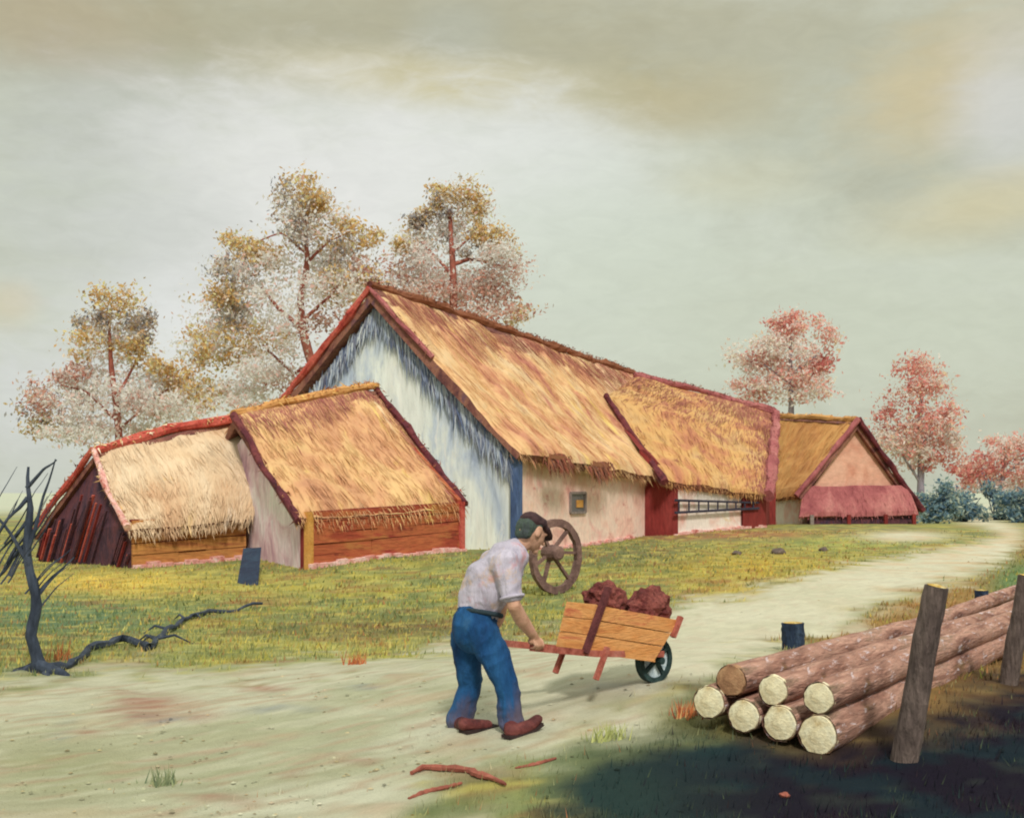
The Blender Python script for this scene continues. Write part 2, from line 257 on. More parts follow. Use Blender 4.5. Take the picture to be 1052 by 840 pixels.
# ---------------------------------------------------------------- roofs
def grid_interp(rows, nu, nv):
    rr = [resample(r, nu) for r in rows]
    out = []
    for j in range(nv):
        t = j/(nv-1)*(len(rr)-1); i = min(int(t), len(rr)-2); f = t-i
        out.append([rr[i][k].lerp(rr[i+1][k], f) for k in range(nu)])
    return out
def thatch(name, parent, rows, mats, th=.28, nstraw=2500, nfringe=300, sag=.0, noise_amt=.05, slen=.55, sw=.028, droop=.12, edge_l=True, edge_r=True, band=None):
    """rows: polylines (left to right) from eave up to ridge."""
    e = rows[0]; Lu = sum((b-a).length for a, b in zip(e, e[1:])); Lv = (rows[-1][0]-rows[0][0]).length
    nu = max(10, int(Lu/.22)); nv = max(10, int(Lv/.2))
    g = grid_interp(rows, nu, nv); mb = MB()
    nrm = [[None]*nu for _ in range(nv)]
    for j in range(nv):
        for i in range(nu):
            du = g[j][min(i+1, nu-1)]-g[j][max(i-1, 0)]; dv = g[min(j+1, nv-1)][i]-g[max(j-1, 0)][i]
            n = du.cross(dv).normalized(); nrm[j][i] = n if n.z > 0 else -n
    top = []; bot = []
    for j in range(nv):
        for i in range(nu):
            p = g[j][i]; n = nrm[j][i]; tv = j/(nv-1); tu = i/(nu-1)
            q = p+n*(noise_amt*2*mnoise.fractal(p*.7, 1., 2., 3)+.03*mnoise.noise(p*4)-sag*4*tv*(1-tv))
            edge = min(tv*(nv-1), tu*(nu-1) if edge_l else 9, (1-tu)*(nu-1) if edge_r else 9)
            if edge < 2: q = q-n*(.10 if edge < 1 else .025)
            top.append(q); bot.append(p-n*th+Vector((0, 0, .02*mnoise.noise(p*5))))
    uv = [(i/(nu-1)*Lu, j/(nv-1)*Lv) for j in range(nv) for i in range(nu)]
    fs = [(j*nu+i, j*nu+i+1, (j+1)*nu+i+1, (j+1)*nu+i) for j in range(nv-1) for i in range(nu-1)]
    mb.add(top, fs, 0, uv)
    mb.add(bot, [f[::-1] for f in fs], 2 if len(mats) > 2 else 0, uv)
    ring = [i for i in range(nu)]+[j*nu+nu-1 for j in range(1, nv)]+[(nv-1)*nu+i for i in range(nu-2, -1, -1)]+[j*nu for j in range(nv-2, 0, -1)]
    n = len(ring); sv = [top[i] for i in ring]+[bot[i] for i in ring]
    mb.add(sv, [(k, n+k, n+(k+1) % n, (k+1) % n) for k in range(n)], 2 if len(mats) > 2 else 0, [uv[i] for i in ring]*2)
    nstraw = int(nstraw*.42); sw *= .8
    nb_ = band[1] if band else 0
    for k in range(nstraw+nfringe+nb_):
        wet = k >= nstraw+nfringe; fr = nstraw <= k < nstraw+nfringe
        tu = random.random(); tv = random.random() if not fr else random.uniform(0, .04)
        if wet:                        # dark weathered straw in patches below the ridge
            tv = 1-abs(random.gauss(0, 1))*band[2]*(1+1.1*mnoise.noise(Vector((tu*Lu*.35, 3.3, Lu))))
            if band[3] and random.random() < .3: tu = 1-abs(random.gauss(0, band[3])); tv = random.random()
            tv = min(.985, max(.05, tv)); tu = min(.995, max(0.005, tu))
        jf = tv*(nv-1); i_f = tu*(nu-1); j = min(int(jf), nv-2); i = min(int(i_f), nu-2)
        a = Vector(top[j*nu+i]).lerp(Vector(top[j*nu+i+1]), i_f-i); b = Vector(top[(j+1)*nu+i]).lerp(Vector(top[(j+1)*nu+i+1]), i_f-i)
        p = a.lerp(b, jf-j); nn = nrm[j][i]
        dn = (g[0][i]-g[1][i]).normalized() if j == 0 else (g[j-1][i]-g[j][i]).normalized()
        sd = (g[j][i+1]-g[j][i]).normalized()
        dn = (dn+sd*random.gauss(.0, .14)).normalized()
        l = slen*random.uniform(.4, 1.3); w = sw*random.uniform(.6, 1.4)
        if fr:
            l *= .42; dn = (dn*.8+Vector((0, 0, -.45))+sd*random.gauss(0, .2)).normalized(); p = p-nn*random.uniform(0, th*.8)
        else: l = min(l, Lv*tv+.12)
        s2 = dn.cross(nn).normalized()*w/2
        c0 = p+nn*.012; c1 = p+dn*l*.5+nn*.022; c2 = p+dn*l+nn*random.uniform(.0, .03)
        uq = (tu*Lu, tv*Lv); mb.add([c0-s2, c0+s2, c1+s2, c2, c1-s2], [(0, 1, 2, 3, 4)], 3 if wet else 1, [uq]*5)
    return mb.build(name, mats, parent)
def verge(name, parent, pts, w, h, mat, tufts=0, tm=None, amt=.05):
    pts = wobble(resample(pts, max(6, int(sum((Vector(b)-Vector(a)).length for a, b in zip(pts, pts[1:]))/.3))), amt, .9)
    mb = MB(); tube(mb, pts, [w*.82*(1+.45*mnoise.noise(p*1.7)+random.uniform(-.12, .12)) for p in pts], 8, 0, True, .2)
    for _ in range(tufts):
        k = random.randrange(len(pts)-1); p = pts[k].lerp(pts[k+1], random.random())
        d = Vector((random.gauss(0, .6), random.gauss(0, .6), random.uniform(-1., .5))).normalized()
        l = random.uniform(.06, .2); s = d.cross(Vector((random.random()-.5, random.random()-.5, .3))).normalized()*.02
        q = p+Vector((random.uniform(-w, w), random.uniform(-w, w), random.uniform(0, w)))
        mb.add([q-s, q+s, q+d*l], [(0, 1, 2)], 1)
    return mb.build(name, [mat, tm or mat], parent, smooth=False)
def wall(name, parent, poly, inward, t, mat):
    mb = MB(); n = len(poly); a = [Vector(p) for p in poly]; b = [p+inward*t for p in a]
    mb.add(a+b, [tuple(range(n)), tuple(range(2*n-1, n-1, -1))]+[(i, n+i, n+(i+1) % n, (i+1) % n) for i in range(n)])
    return mb.build(name, mat, parent)
def boards(name, parent, b0, b1, t0, t1, n, out, mat, gap=.012, th=.05):
    """horizontal boards between bottom line b0-b1 and top line t0-t1, proud towards out"""
    mb = MB()
    for k in range(n):
        f0 = k/n; f1 = (k+1)/n-gap
        cut = sorted([0, 1]+[random.uniform(.3, .7)] if random.random() < .6 else [0, 1])
        for c0, c1 in zip(cut, cut[1:]):
            c1 -= .004 if c1 < 1 else 0
            q = []
            for f in (f0, f1):
                for c in (c0, c1):
                    q.append((b0.lerp(b1, c)).lerp(t0.lerp(t1, c), f+random.uniform(-.012, .012)))
            o = out*(th*random.uniform(.6, 1.3))
            p = [q[0], q[1], q[1]+o, q[0]+o, q[2], q[3], q[3]+o*.9, q[2]+o*.9]
            box8(mb, p)
    return mb.build(name, mat, parent)
def outw(a, b):                        # horizontal normal of a-b that faces the viewer
    d = (b-a); n = Vector((d.y, -d.x, 0)).normalized()
    return n if n.dot(-a) > 0 else -n
def ground(p, dz=0): return Vector((p.x, p.y, gzf(p.x, p.y)+dz))
def plinth(parent, a, b, out):
    pts = resample([a, b], max(4, int((b-a).length/.25))); mb = MB()
    for p, q in zip(pts, pts[1:]):
        h0 = random.uniform(.05, .13); o = out*random.uniform(.06, .12)
        p0 = ground(p, -.15); q0 = ground(q, -.15)
        box8(mb, [p0-out*.05, q0-out*.05, q0+o, p0+o, p0-out*.05+Vector((0,0,.15+h0)), q0-out*.05+Vector((0,0,.15+h0)), q0+o+Vector((0,0,.13+h0)), p0+o+Vector((0,0,.13+h0))])
    return mb.build('stone_footing', M['plinth'], parent)

# ================================================================ MAIN BARN
u = Vector((.5, .866, 0)); v = Vector((-.866, .5, 0)); C0 = Vector((.1, 34, 0))
def B(s, t, z): return C0+u*s+v*t+Vector((0, 0, z))
barn = thing('thatched_barn', 'largest thatched barn with tall blue white gable wall and sagging golden roof', 'barn', ground(C0))
eF = [B(-.35,-.45,2.72), B(2.2,-.5,2.55), B(5,-.5,2.35), B(8.2,-.5,2.2), B(13,-.5,2.1), B(17.6,-.5,2.1)]
rg = [B(-.42,4.5,7.42), B(3,4.53,7.28), B(8,4.53,6.95), B(13,4.53,6.6), B(17.6,4.53,6.4)]
mid = [a.lerp(b, .5)-Vector((0,0,.12)) for a, b in zip(resample(eF, 6), resample(rg, 6))]
thatch('thatch_roof', barn, [eF, mid, rg], [M['thatch_barn'], M['strand_thatch_barn'], M['thatch_cut'], M['straw_rose']], .32, 5200, 700, slen=.8, band=(0, 1300, .12, 0), sw=.022)
eK = [B(-.35,9.5,2.75), B(8,9.5,2.5), B(17.6,9.5,2.3)]
thatch('back_thatch', barn, [eK, rg], [M['thatch_barn'], M['strand_thatch_barn'], M['thatch_cut']], .32, 800, 150, slen=.8)
verge('ridge_cap', barn, [p+Vector((0,0,.06)) for p in rg], .17, .2, M['straw_brown'], 1500, M['straw_brown'], .08)
va = B(-.46,4.5,7.38)
verge('red_verge', barn, [va, B(-.42,7,5.02), B(-.38,9.6,2.7)], .13, .2, M['red_edge'], 120)
verge('dark_verge', barn, [va+Vector((0,0,-.02)), B(-.44,3.6,6.46), B(-.42,2.4,5.3)], .1, .2, M['maroon_thatch'], 90, M['straw_brown'])
zb = -.5
wall('gable_wall', barn, [B(0,0,zb), B(0,9,zb), B(0,9,2.85), B(0,4.53,7.05), B(0,0,2.8)], u, .3, M['plaster_blue'])
wall('side_wall', barn, [B(.3,.0,zb), B(17.4,.0,zb), B(17.4,.0,2.4), B(.3,.0,2.75)], v, .3, M['plaster_pink'])
wall('back_wall', barn, [B(.3,9,zb), B(17.4,9,zb), B(17.4,9,2.6), B(.3,9,2.8)], -v, .3, M['plaster_pink'])
wall('far_gable', barn, [B(17.4,.0,zb), B(17.4,9,zb), B(17.4,9,2.6), B(17.4,4.53,6.0), B(17.4,.0,2.4)], -u, .3, M['plaster_pink'])
mb = MB(); bar(mb, B(-.05,-.05,zb), B(-.05,-.05,2.55), .24, .24, up=u); mb.build('corner_post', M['blue_timber'], barn)
plinth(barn, B(.3,0,0), B(7.6,0,0), -v)
# blue-grey strands added down the gable, coloured to paint the shade under the eaves
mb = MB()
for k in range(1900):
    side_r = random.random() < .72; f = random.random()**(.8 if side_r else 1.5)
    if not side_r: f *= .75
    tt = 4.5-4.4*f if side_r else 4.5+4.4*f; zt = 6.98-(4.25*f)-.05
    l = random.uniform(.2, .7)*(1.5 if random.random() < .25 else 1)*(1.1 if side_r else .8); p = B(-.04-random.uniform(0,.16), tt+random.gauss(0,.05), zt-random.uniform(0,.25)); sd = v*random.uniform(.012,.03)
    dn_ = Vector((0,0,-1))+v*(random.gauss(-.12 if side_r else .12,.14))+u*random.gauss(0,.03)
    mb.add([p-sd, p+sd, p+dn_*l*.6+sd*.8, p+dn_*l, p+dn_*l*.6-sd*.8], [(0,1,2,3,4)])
tag(mb.build('gable_shade_strands', island('blue grey shade strands', [A(84,98,130), A(120,128,148), A(172,184,194), A(96,92,110), A(206,212,210), A(140,150,170)]), barn), None, None, None)
# small window in the pink wall
ws = 3.62; wz = 1.3; o_ = -v*.06
mb = MB(); W2, H2 = .48, .29
for (a, b) in (((-W2,-H2),(W2,-H2)), ((-W2,H2),(W2,H2)), ((-W2,-H2),(-W2,H2)), ((W2,-H2),(W2,H2))):
    bar(mb, B(ws+a[0],0,wz+a[1])+o_*.5, B(ws+b[0],0,wz+b[1])+o_*.5, .07, .07, up=v)
win = mb.build('window', M['grey_frame'], barn)
mb = MB(); c = [B(ws-W2,0,wz-H2), B(ws+W2,0,wz-H2), B(ws+W2,0,wz+H2), B(ws-W2,0,wz+H2)]; mb.add([p-v*.015 for p in c], [(0,1,2,3)]); mb.build('pane', M['glass'], win)
mb = MB(); bar(mb, B(ws+.12,0,wz-.14)-v*.03, B(ws+.12,0,wz+.08)-v*.03, .4, .03, up=v); mb.build('shutter', M['ochre_shutter'], win)
# frayed hanging straw along the pink wall eave
for s0 in (1.0, 3.6):
    mb = MB(); bar(mb, B(s0-.15, -.62, 2.64-.06*s0), B(s0+.75, -.62, 2.6-.06*s0), .06, .12)
    for _ in range(160):
        p = B(s0+random.gauss(.3,.35), -.6, 2.62-.06*s0+random.uniform(-.15,.12)); d = Vector((random.gauss(.25,.25), random.gauss(0,.2), -1)).normalized(); s = Vector((.025,.02,0))
        mb.add([p-s, p+s, p+d*random.uniform(.2,.6)], [(0,1,2)])
    mb.build('frayed_thatch', M['straw_brown'], barn)

# ================================================================ WING of the barn
E1 = P(684,492,40.3); E2 = P(788,507,45); R2 = P(796,424,52)
# main roof plane: where the wing's verge sinks in
n_pl = (eF[3]-eF[0]).cross(rg[0]-eF[0]).normalized()
def on_roof(px, py):
    d0 = P(px, py, 1)-Vector((0,0,H)); o = Vector((0,0,H)); n2 = (rg[3]-eF[3]).cross(eF[2]-eF[4]).normalized()
    k = (eF[3]-o).dot(n2)/d0.dot(n2); return o+d0*k
V = on_roof(622,409); V = V*(1)+Vector((0,0,.1)); R1 = Vector(rg[-1])+Vector((0,0,.05)); R1 = P(652,386,R1.y-1.5)
wing = thing('thatched_wing', 'lower thatched wing with olive gold roof joined to the far side of the largest barn', 'barn', ground(E1))
top = [R1, R1.lerp(R2,.5)+Vector((0,0,.05)), R2]; eav = [E1, E1.lerp(E2,.5)+Vector((0,0,.02)), E2]
midw = [V, V.lerp(P(792,462,49.2),.5)+Vector((0,0,.0)), P(793,462,49.2)]
thatch('thatch_roof', wing, [eav, midw, top], [M['thatch_wing'], M['strand_thatch_wing'], M['thatch_cut'], M['straw_rose']], .3, 2600, 700, slen=.6, sw=.02, band=(0, 2600, .24, .1))
verge('ridge_cap', wing, [p+Vector((0,0,.05)) for p in top], .16, .2, M['maroon_thatch'], 500, M['straw_brown'], .06)
verge('dark_verge', wing, [V+Vector((0,0,.0)), V.lerp(E1,.5)+Vector((0,0,-.08)), E1+Vector((0,0,-.12))], .13, .2, M['dark_edge'], 30)
verge('maroon_verge', wing, [R2+Vector((.05,0,.0)), P(795,462,49.2), E2+Vector((.05,0,-.1))], .24, .2, M['maroon_thatch'], 260, M['maroon_thatch'])
w1 = P(692,530,41.0); w2 = P(785,530,45.6); fo = outw(w1, w2)
w1b = ground(w1,-.4); w2b = ground(w2,-.4)
wall('front_wall', wing, [w1b, w2b, Vector((w2.x,w2.y,1.38)), Vector((w1.x,w1.y,2.02))], -fo, .3, M['plaster_white'])
w0 = P(657,540,41.4)
mb = MB(); ei = Vector((.75,.65,0)).normalized()*.22
w0u = Vector((w0.x, w0.y, 3.0)); w1u = Vector((w1.x, w1.y, 1.98))
for pl in ([ground(w0,-.4), ground(w1,-.4), w1u, w0u], [w0u, w1u, V-Vector((0,0,.35))]):
    a_w = [Vector(p) for p in pl]; b_w = [p+ei for p in a_w]; n_w = len(a_w)
    mb.add(a_w+b_w, [tuple(range(n_w)), tuple(range(2*n_w-1, n_w-1, -1))]+[(k, n_w+k, n_w+(k+1) % n_w, (k+1) % n_w) for k in range(n_w)])
mb.build('end_wall', M['maroon'], wing)
wall('far_end_wall', wing, [w2b, ground(Vector((R2.x-.2,R2.y,0)),-.4), R2-Vector((.2,0,.35)), Vector((w2.x,w2.y,1.36))], Vector((-1,.2,0)).normalized(), .3, M['maroon'])
rb = Vector((R1.x,R1.y,0)); wall('back_wall', wing, [ground(Vector((R1.x+2.5,R1.y,0)),-.4), ground(R2,-.4), R2-Vector((0,0,.3)), R1.lerp(R2,.35)-Vector((0,0,.3))], Vector((0,-1,0)), .2, M['maroon'])
mb = MB(); 
a0 = w1.lerp(w2,.72)+fo*.03; a1 = w2+fo*.03
mb.add([ground(a0,-.3), ground(a1,-.3), Vector((a1.x,a1.y,1.36)), Vector((a0.x,a0.y,1.54))], [(0,1,2,3)]); q=[x+fo*.05 for x in (ground(a0,-.3), ground(a1,-.3), Vector((a1.x,a1.y,1.36)), Vector((a0.x,a0.y,1.54)))]
mb.add(q,[(0,1,2,3)]); mb.build('red_boards', M['maroon'], wing)
plinth(wing, w1, w2, fo)
# ladder hung on the white wall
l0 = P(691,520,40.85)+fo*.1; l1 = P(777,519,45.1)+fo*.1
lad = thing('wooden_ladder', 'dark wooden ladder hung lengthways on the white wall of the olive roofed wing', 'ladder', ground(l0.lerp(l1,.5)))
hz = Vector((0,0,.2))
for k in (-1, 1):
    mb = MB(); bar(mb, l0+hz*k, l1+hz*k*.5, .06, .07, jit=.01); mb.build('rail', M['ladder'], lad)
for k in range(9):
    f = .04+k/9; mb = MB(); q = l0.lerp(l1, f); hh = hz*(1-.5*f); bar(mb, q-hh, q+hh, .05, .05); mb.build('rung', M['ladder'], lad)

# ================================================================ SHED IN FRONT OF THE BARN (B)
bE1, bE2 = P(308,529,23.9), P(480,517,28); bR1, bR2 = P(240,425,27.4), P(387,397,31.5)
shed = thing('thatched_shed', 'ochre thatched shed with red brown board wall in front of the white gable', 'shed', ground(bE1))
md = [bE1.lerp(bR1,.5)+Vector((.05,0,-.06)), bE1.lerp(bR1,.5).lerp(bE2.lerp(bR2,.5),.5)+Vector((0,0,-.1)), bE2.lerp(bR2,.5)+Vector((.05,0,-.06))]
thatch('thatch_roof', shed, [[bE1, bE1.lerp(bE2,.5)+Vector((0,0,-.04)), bE2], md, [bR1, bR1.lerp(bR2,.5)+Vector((0,0,.05)), bR2]], [M['thatch_shed'], M['strand_thatch_shed'], M['thatch_cut'], M['straw_rose']], .22, 3200, 450, slen=.6, sw=.02, band=(0, 700, .07, .05))
bB1 = bR1+(bR1-bE1)*.35; bB2 = bR2+(bR2-bE2)*.5; bB1.z = bR1.z-.75; bB2.z = bR2.z-1.2
thatch('back_thatch', shed, [[bB1, bB2], [bR1, bR2]], [M['thatch_shed'], M['strand_thatch_shed'], M['thatch_cut']], .2, 300, 60)
verge('ridge_cap', shed, [bR1+Vector((0,0,.03)), bR1.lerp(bR2,.5)+Vector((0,0,.07)), bR2+Vector((0,0,.03))], .115, .2, M['thatch_far'], 300, M['straw_gold'])
verge('dark_verge', shed, [bR2+Vector((-.05,0,0)), md[2]+Vector((-.05,0,-.02)), bE2+Vector((-.04,0,-.03))], .10, .2, M['dark_edge'], 120, M['straw_brown'])
verge('left_verge', shed, [bR1, md[0]+Vector((-.04,0,-.08)), bE1+Vector((-.02,0,-.1))], .09, .2, M['dark_edge'], 60, M['straw_brown'])
p1, p2 = P(313,540,24.15), P(474,540,28.0); so = outw(p1, p2); lx = (p2-p1).normalized(); lx.z = 0
z1, z2 = bE1.z+.06, bE2.z+.04
wall('wall_core', shed, [ground(p1,-.4), ground(p2,-.4), Vector((p2.x,p2.y,z2)), Vector((p1.x,p1.y,z1))], -so, .12, M['maroon'])
boards('board_wall', shed, ground(p1,.04), ground(p2,.04), Vector((p1.x,p1.y,z1)), Vector((p2.x,p2.y,z2)), 5, so, M['wood_red'])
mb = MB(); bar(mb, ground(p1,-.2)+so*.05+lx*.06, Vector((p1.x,p1.y,z1))+so*.05+lx*.06, .16, .1, up=so); mb.build('corner_post', M['ochre_shutter'], shed)
mb = MB(); bar(mb, ground(p2,-.2)+so*.05-lx*.06, Vector((p2.x,p2.y,z2))+so*.05-lx*.06, .14, .1, up=so); mb.build('corner_post', M['red_edge'], shed)
k1 = Vector((bR1.x+.25,bR1.y+.05,0)); k1w = ground(k1,-.4); kb = Vector((bB1.x+.3, bB1.y-.1, 0))
wall('left_gable', shed, [ground(p1,-.4), Vector((p1.x,p1.y,z1-.08)), Vector((k1.x,k1.y,bR1.z-.42)), Vector((kb.x,kb.y,bB1.z-.2)), ground(kb,-.4)], lx, .14, M['plaster_mauve_shade'])
k2 = Vector((bR2.x-.2,bR2.y,0)); kb2 = Vector((bB2.x-.2,bB2.y-.1,0))
wall('right_gable', shed, [ground(p2,-.4), Vector((p2.x,p2.y,z2+.05)), Vector((k2.x,k2.y,bR2.z-.2)), Vector((kb2.x,kb2.y,bB2.z-.1)), ground(kb2,-.4)], -lx, .14, M['wood_red'])
wall('back_wall', shed, [ground(kb,-.4), ground(kb2,-.4), Vector((kb2.x,kb2.y,bB2.z-.1)), Vector((kb.x,kb.y,bB1.z-.1))], -so*-1*0+Vector((.6,-.8,0)), .12, M['wood_red'])
plinth(shed, p1+so*.04, p2+so*.04, so)

# ================================================================ LEFT OPEN HUT (A)
aE1, aE2 = P(133,539,25), P(258,531,26.6); aR1, aR2 = P(98,463,27), P(236,431,28.4)
hut = thing('thatched_hut', 'low straw thatched hut at far left with dark open gable end', 'hut', ground(aE1))
thatch('thatch_roof', hut, [[aE1, aE1.lerp(aE2,.55)+Vector((0,0,-.02)), aE2], [P(112,503,26), P(190,490,26.9), P(272,488,27.3)], [aR1, P(165,443,27.8)+Vector((0,0,.02)), aR2]],
       [M['thatch_left'], M['strand_thatch_left'], M['thatch_cut']], .22, 2600, 420, slen=.55, sw=.022)
aB1, aB2 = P(33,549,28), P(180,520,31.5)
thatch('back_thatch', hut, [[aB1, aB2], [aR1, aR2]], [M['thatch_left'], M['strand_thatch_left'], M['thatch_cut']], .16, 400, 80)
verge('ridge_cap', hut, [aR1+Vector((.02,-.04,-.02)), P(165,443,27.8)+Vector((.04,-.06,.0)), aR2+Vector((.04,-.06,.0))], .12, .2, M['red_edge'], 220, M['straw_pale'])
verge('left_verge', hut, [aR1+Vector((-.02,-.05,.02)), aB1+Vector((0,-.1,.02))], .08, .2, M['red_edge'], 120, M['straw_brown'])
verge('pale_verge', hut, [aR1+Vector((0,-.08,0)), P(110,503,25.9), aE1+Vector((-.02,-.05,-.05))], .08, .2, M['plinth'], 80, M['straw_pale'])
q1, q2 = P(135,545,25.25), P(252,545,26.9); ao = outw(q1, q2); ax = (q2-q1).normalized(); ax.z = 0
wall('wall_core', hut, [ground(q1,-.4), ground(q2,-.4), Vector((q2.x,q2.y,aE2.z+.1)), Vector((q1.x,q1.y,aE1.z+.1))], -ao, .12, M['maroon'])
boards('board_wall', hut, ground(q1,.03), ground(q2,.03), Vector((q1.x,q1.y,aE1.z+.1)), Vector((q2.x,q2.y,aE2.z+.1)), 4, ao, M['wood_ochre'])
plinth(hut, q1+ao*.04, q2+ao*.04, ao)
q3 = P(40,560,28.2)
gp = lambda p, z: Vector((p.x, p.y, z))
ia = gp(aR1+(q1-aE1)*.5, aR1.z-.2)
gn = Vector((.77,.6,0))
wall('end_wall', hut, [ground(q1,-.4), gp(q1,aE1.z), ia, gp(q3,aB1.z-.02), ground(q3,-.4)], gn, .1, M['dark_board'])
mb = MB()                               # slanting boards over the open end
for k in range(34):
    f = random.random(); a = ground(q1).lerp(ground(q3), f)-gn*random.uniform(.03,.12)
    hmax = (aE1.z+(ia.z-aE1.z)*(f/.5) if f < .5 else ia.z+(aB1.z-ia.z)*((f-.5)/.5))-gzf(a.x,a.y)
    dirx = (q1-q3).normalized(); dirx.z = 0
    l = max(.25, hmax*random.uniform(.55,.95)); a = a+Vector((0,0,random.uniform(0,.15)))
    WL = (ground(q3)-ground(q1)).length
    def room(ft): return (aE1.z+(ia.z-aE1.z)*(ft/.5) if ft < .5 else ia.z+(aB1.z-ia.z)*((ft-.5)/.5))-gzf(a.x, a.y)-.2
    while l > .2 and (f-l*.55/WL < .02 or l*.9+.15 > room(f-l*.55/WL)): l *= .9
    f2 = l*.55
    bar(mb, a, a+dirx*f2+Vector((0,0,l*.9)), .05*random.uniform(.6,1.4), .03, random.choice([0,0,1,2]))
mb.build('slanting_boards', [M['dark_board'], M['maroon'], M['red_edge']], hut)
k5, k6 = Vector((q2.x-.1,q2.y+.1,0)), Vector((aR2.x,aR2.y,0)); k7 = Vector((aB2.x,aB2.y,0))
wall('right_end_wall', hut, [ground(k5,-.4), gp(k5,aE2.z+.05), gp(k6,aR2.z-.25), gp(k7,aB2.z), ground(k7,-.4)], -ax, .1, M['wood_ochre'])
# teal board leaning in the gap
mb = MB(); t0, t1 = G(243,600), G(264,603); 
o1, o2 = P(250,563,24.5), P(268,562,24.4)
th = Vector((.02,-.05,0))
box8(mb, [t0-Vector((0,0,.05)), t1-Vector((0,0,.05)), t1+th-Vector((0,0,.05)), t0+th-Vector((0,0,.05)), o1, o2, o2+th, o1+th])
o = mb.build('leaning_board', M['teal_board'], None, ground(t0)); tag(o, 'dark teal board leaning in the gap between the straw hut and the ochre shed', 'board')

# ================================================================ FAR RIGHT COTTAGE (C)
ap = P(881,431,52); cL = P(818,508,50.8); cR = P(947,523,53.2); rk = P(798,427,58); eB = P(770,514,57)
cot = thing('thatched_cottage', 'small orange thatched cottage at right with rose gable and maroon lower skirt roof', 'cottage', ground(ap))
thatch('thatch_roof', cot, [[eB, cL], [eB.lerp(rk,.5), cL.lerp(ap,.5)], [rk, ap]], [M['thatch_far'], M['strand_thatch_far'], M['thatch_cut']], .26, 1600, 220, slen=.6, sw=.035)
cRb = rk+(cR-ap)
thatch('back_thatch', cot, [[cR, cRb], [ap, rk]], [M['thatch_far'], M['strand_thatch_far'], M['thatch_cut']], .26, 200, 40, slen=.6)
verge('left_verge', cot, [ap+Vector((0,-.1,0)), cL+Vector((0,-.1,-.05))], .13, .2, M['maroon_thatch'], 60)
verge('right_verge', cot, [ap+Vector((0,-.1,.02)), cR+Vector((0,-.1,-.05))], .14, .2, M['dark_edge'], 60)
verge('ridge_cap', cot, [rk+Vector((-.05,0,0)), ap+Vector((-.05,0,0))], .16, .2, M['thatch_far'], 120, M['straw_gold'])
g1, g2 = P(829,530,51.4), P(938,530,53.3); go = outw(g1, g2)
wall('gable_wall', cot, [ground(g1,-.4), ground(g2,-.4), gp(g2,cR.z+.05), gp(ap+Vector((0,.3,0)),ap.z-.35), gp(g1,cL.z)], -go, .25, M['plaster_rose'])
s1, s2 = P(828,499,51.1), P(934,499,52.9); s3, s4 = P(822,530,50.2), P(945,527,52.2)
thatch('skirt_roof', cot, [[s3, s4], [s1, s2]], [M['maroon_thatch'], M['maroon_thatch']], .16, 160, 60, slen=.4, sw=.03)
d1, d2 = P(832,532,50.6), P(941,532,52.5); wall('front_wall', cot, [ground(d1,-.4), ground(d2,-.4), gp(d2,s4.z), gp(d1,s3.z)], -go, .15, M['dark_board'])
x1, x2 = P(772,520,57), P(824,520,51.2); xo = outw(x1, x2)
wall('side_wall', cot, [ground(x1,-.4), ground(x2,-.4), gp(x2,cL.z+.15), gp(x1,eB.z+.15)], -xo, .25, M['plaster_white'])
x3 = Vector((cRb.x-.4,cRb.y,0)); wall('back_wall', cot, [ground(x1,-.4), ground(x3,-.4), gp(x3,cRb.z), gp(rk,rk.z-.3), gp(x1,eB.z+.1)], go, .2, M['plaster_rose'])
wall('far_side_wall', cot, [ground(g2,-.4), ground(x3,-.4), gp(x3,cRb.z+.1), gp(g2,cR.z+.1)], Vector((-1,0,0)), .2, M['plaster_rose'])
for px in (834, 872, 910, 939):
    mb = MB(); b = P(px,532,50.1+(px-834)*.018); bar(mb, ground(b,-.2), gp(b,s3.z+.05), .14, .14); mb.build('post', M['grey_frame'] if px == 834 else M['maroon'], cot)

# ================================================================ GROUND
def srgbA(c): return np.array(A(*c)[:3])
def ss(x, a, b): t = np.clip((x-a)/(b-a), 0, 1); return t*t*(3-2*t)
vn = np.vectorize(lambda x, y, s, z: nz(x, y, s, z))
PT = np.array([(-900,722),(-300,708),(0,699),(100,692),(200,686),(330,683),(440,673),(560,655),(640,640),(720,618),(800,600),(880,580),(950,566),(1000,559),(1030,550),(1044,545),(1052,552),(1600,560)], float)
PBm = np.array([(-900,3000),(360,1400),(395,850),(480,803),(560,772),(640,738),(700,712),(740,692),(800,672),(860,646),(900,622),(960,602),(1000,592),(1028,577),(1044,562),(1052,552),(1600,540)], float)
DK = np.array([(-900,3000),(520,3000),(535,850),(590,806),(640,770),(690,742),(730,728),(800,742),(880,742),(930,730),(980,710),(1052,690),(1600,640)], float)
def uvof(x, y, z):
    y = np.maximum(y, 1.0); return CX+F*x/y, CY+F*(H-z)/y
def ell(uu, vv, cx, cy, rx, ry): return np.exp(-(((uu-cx)/rx)**2+((vv-cy)/ry)**2))
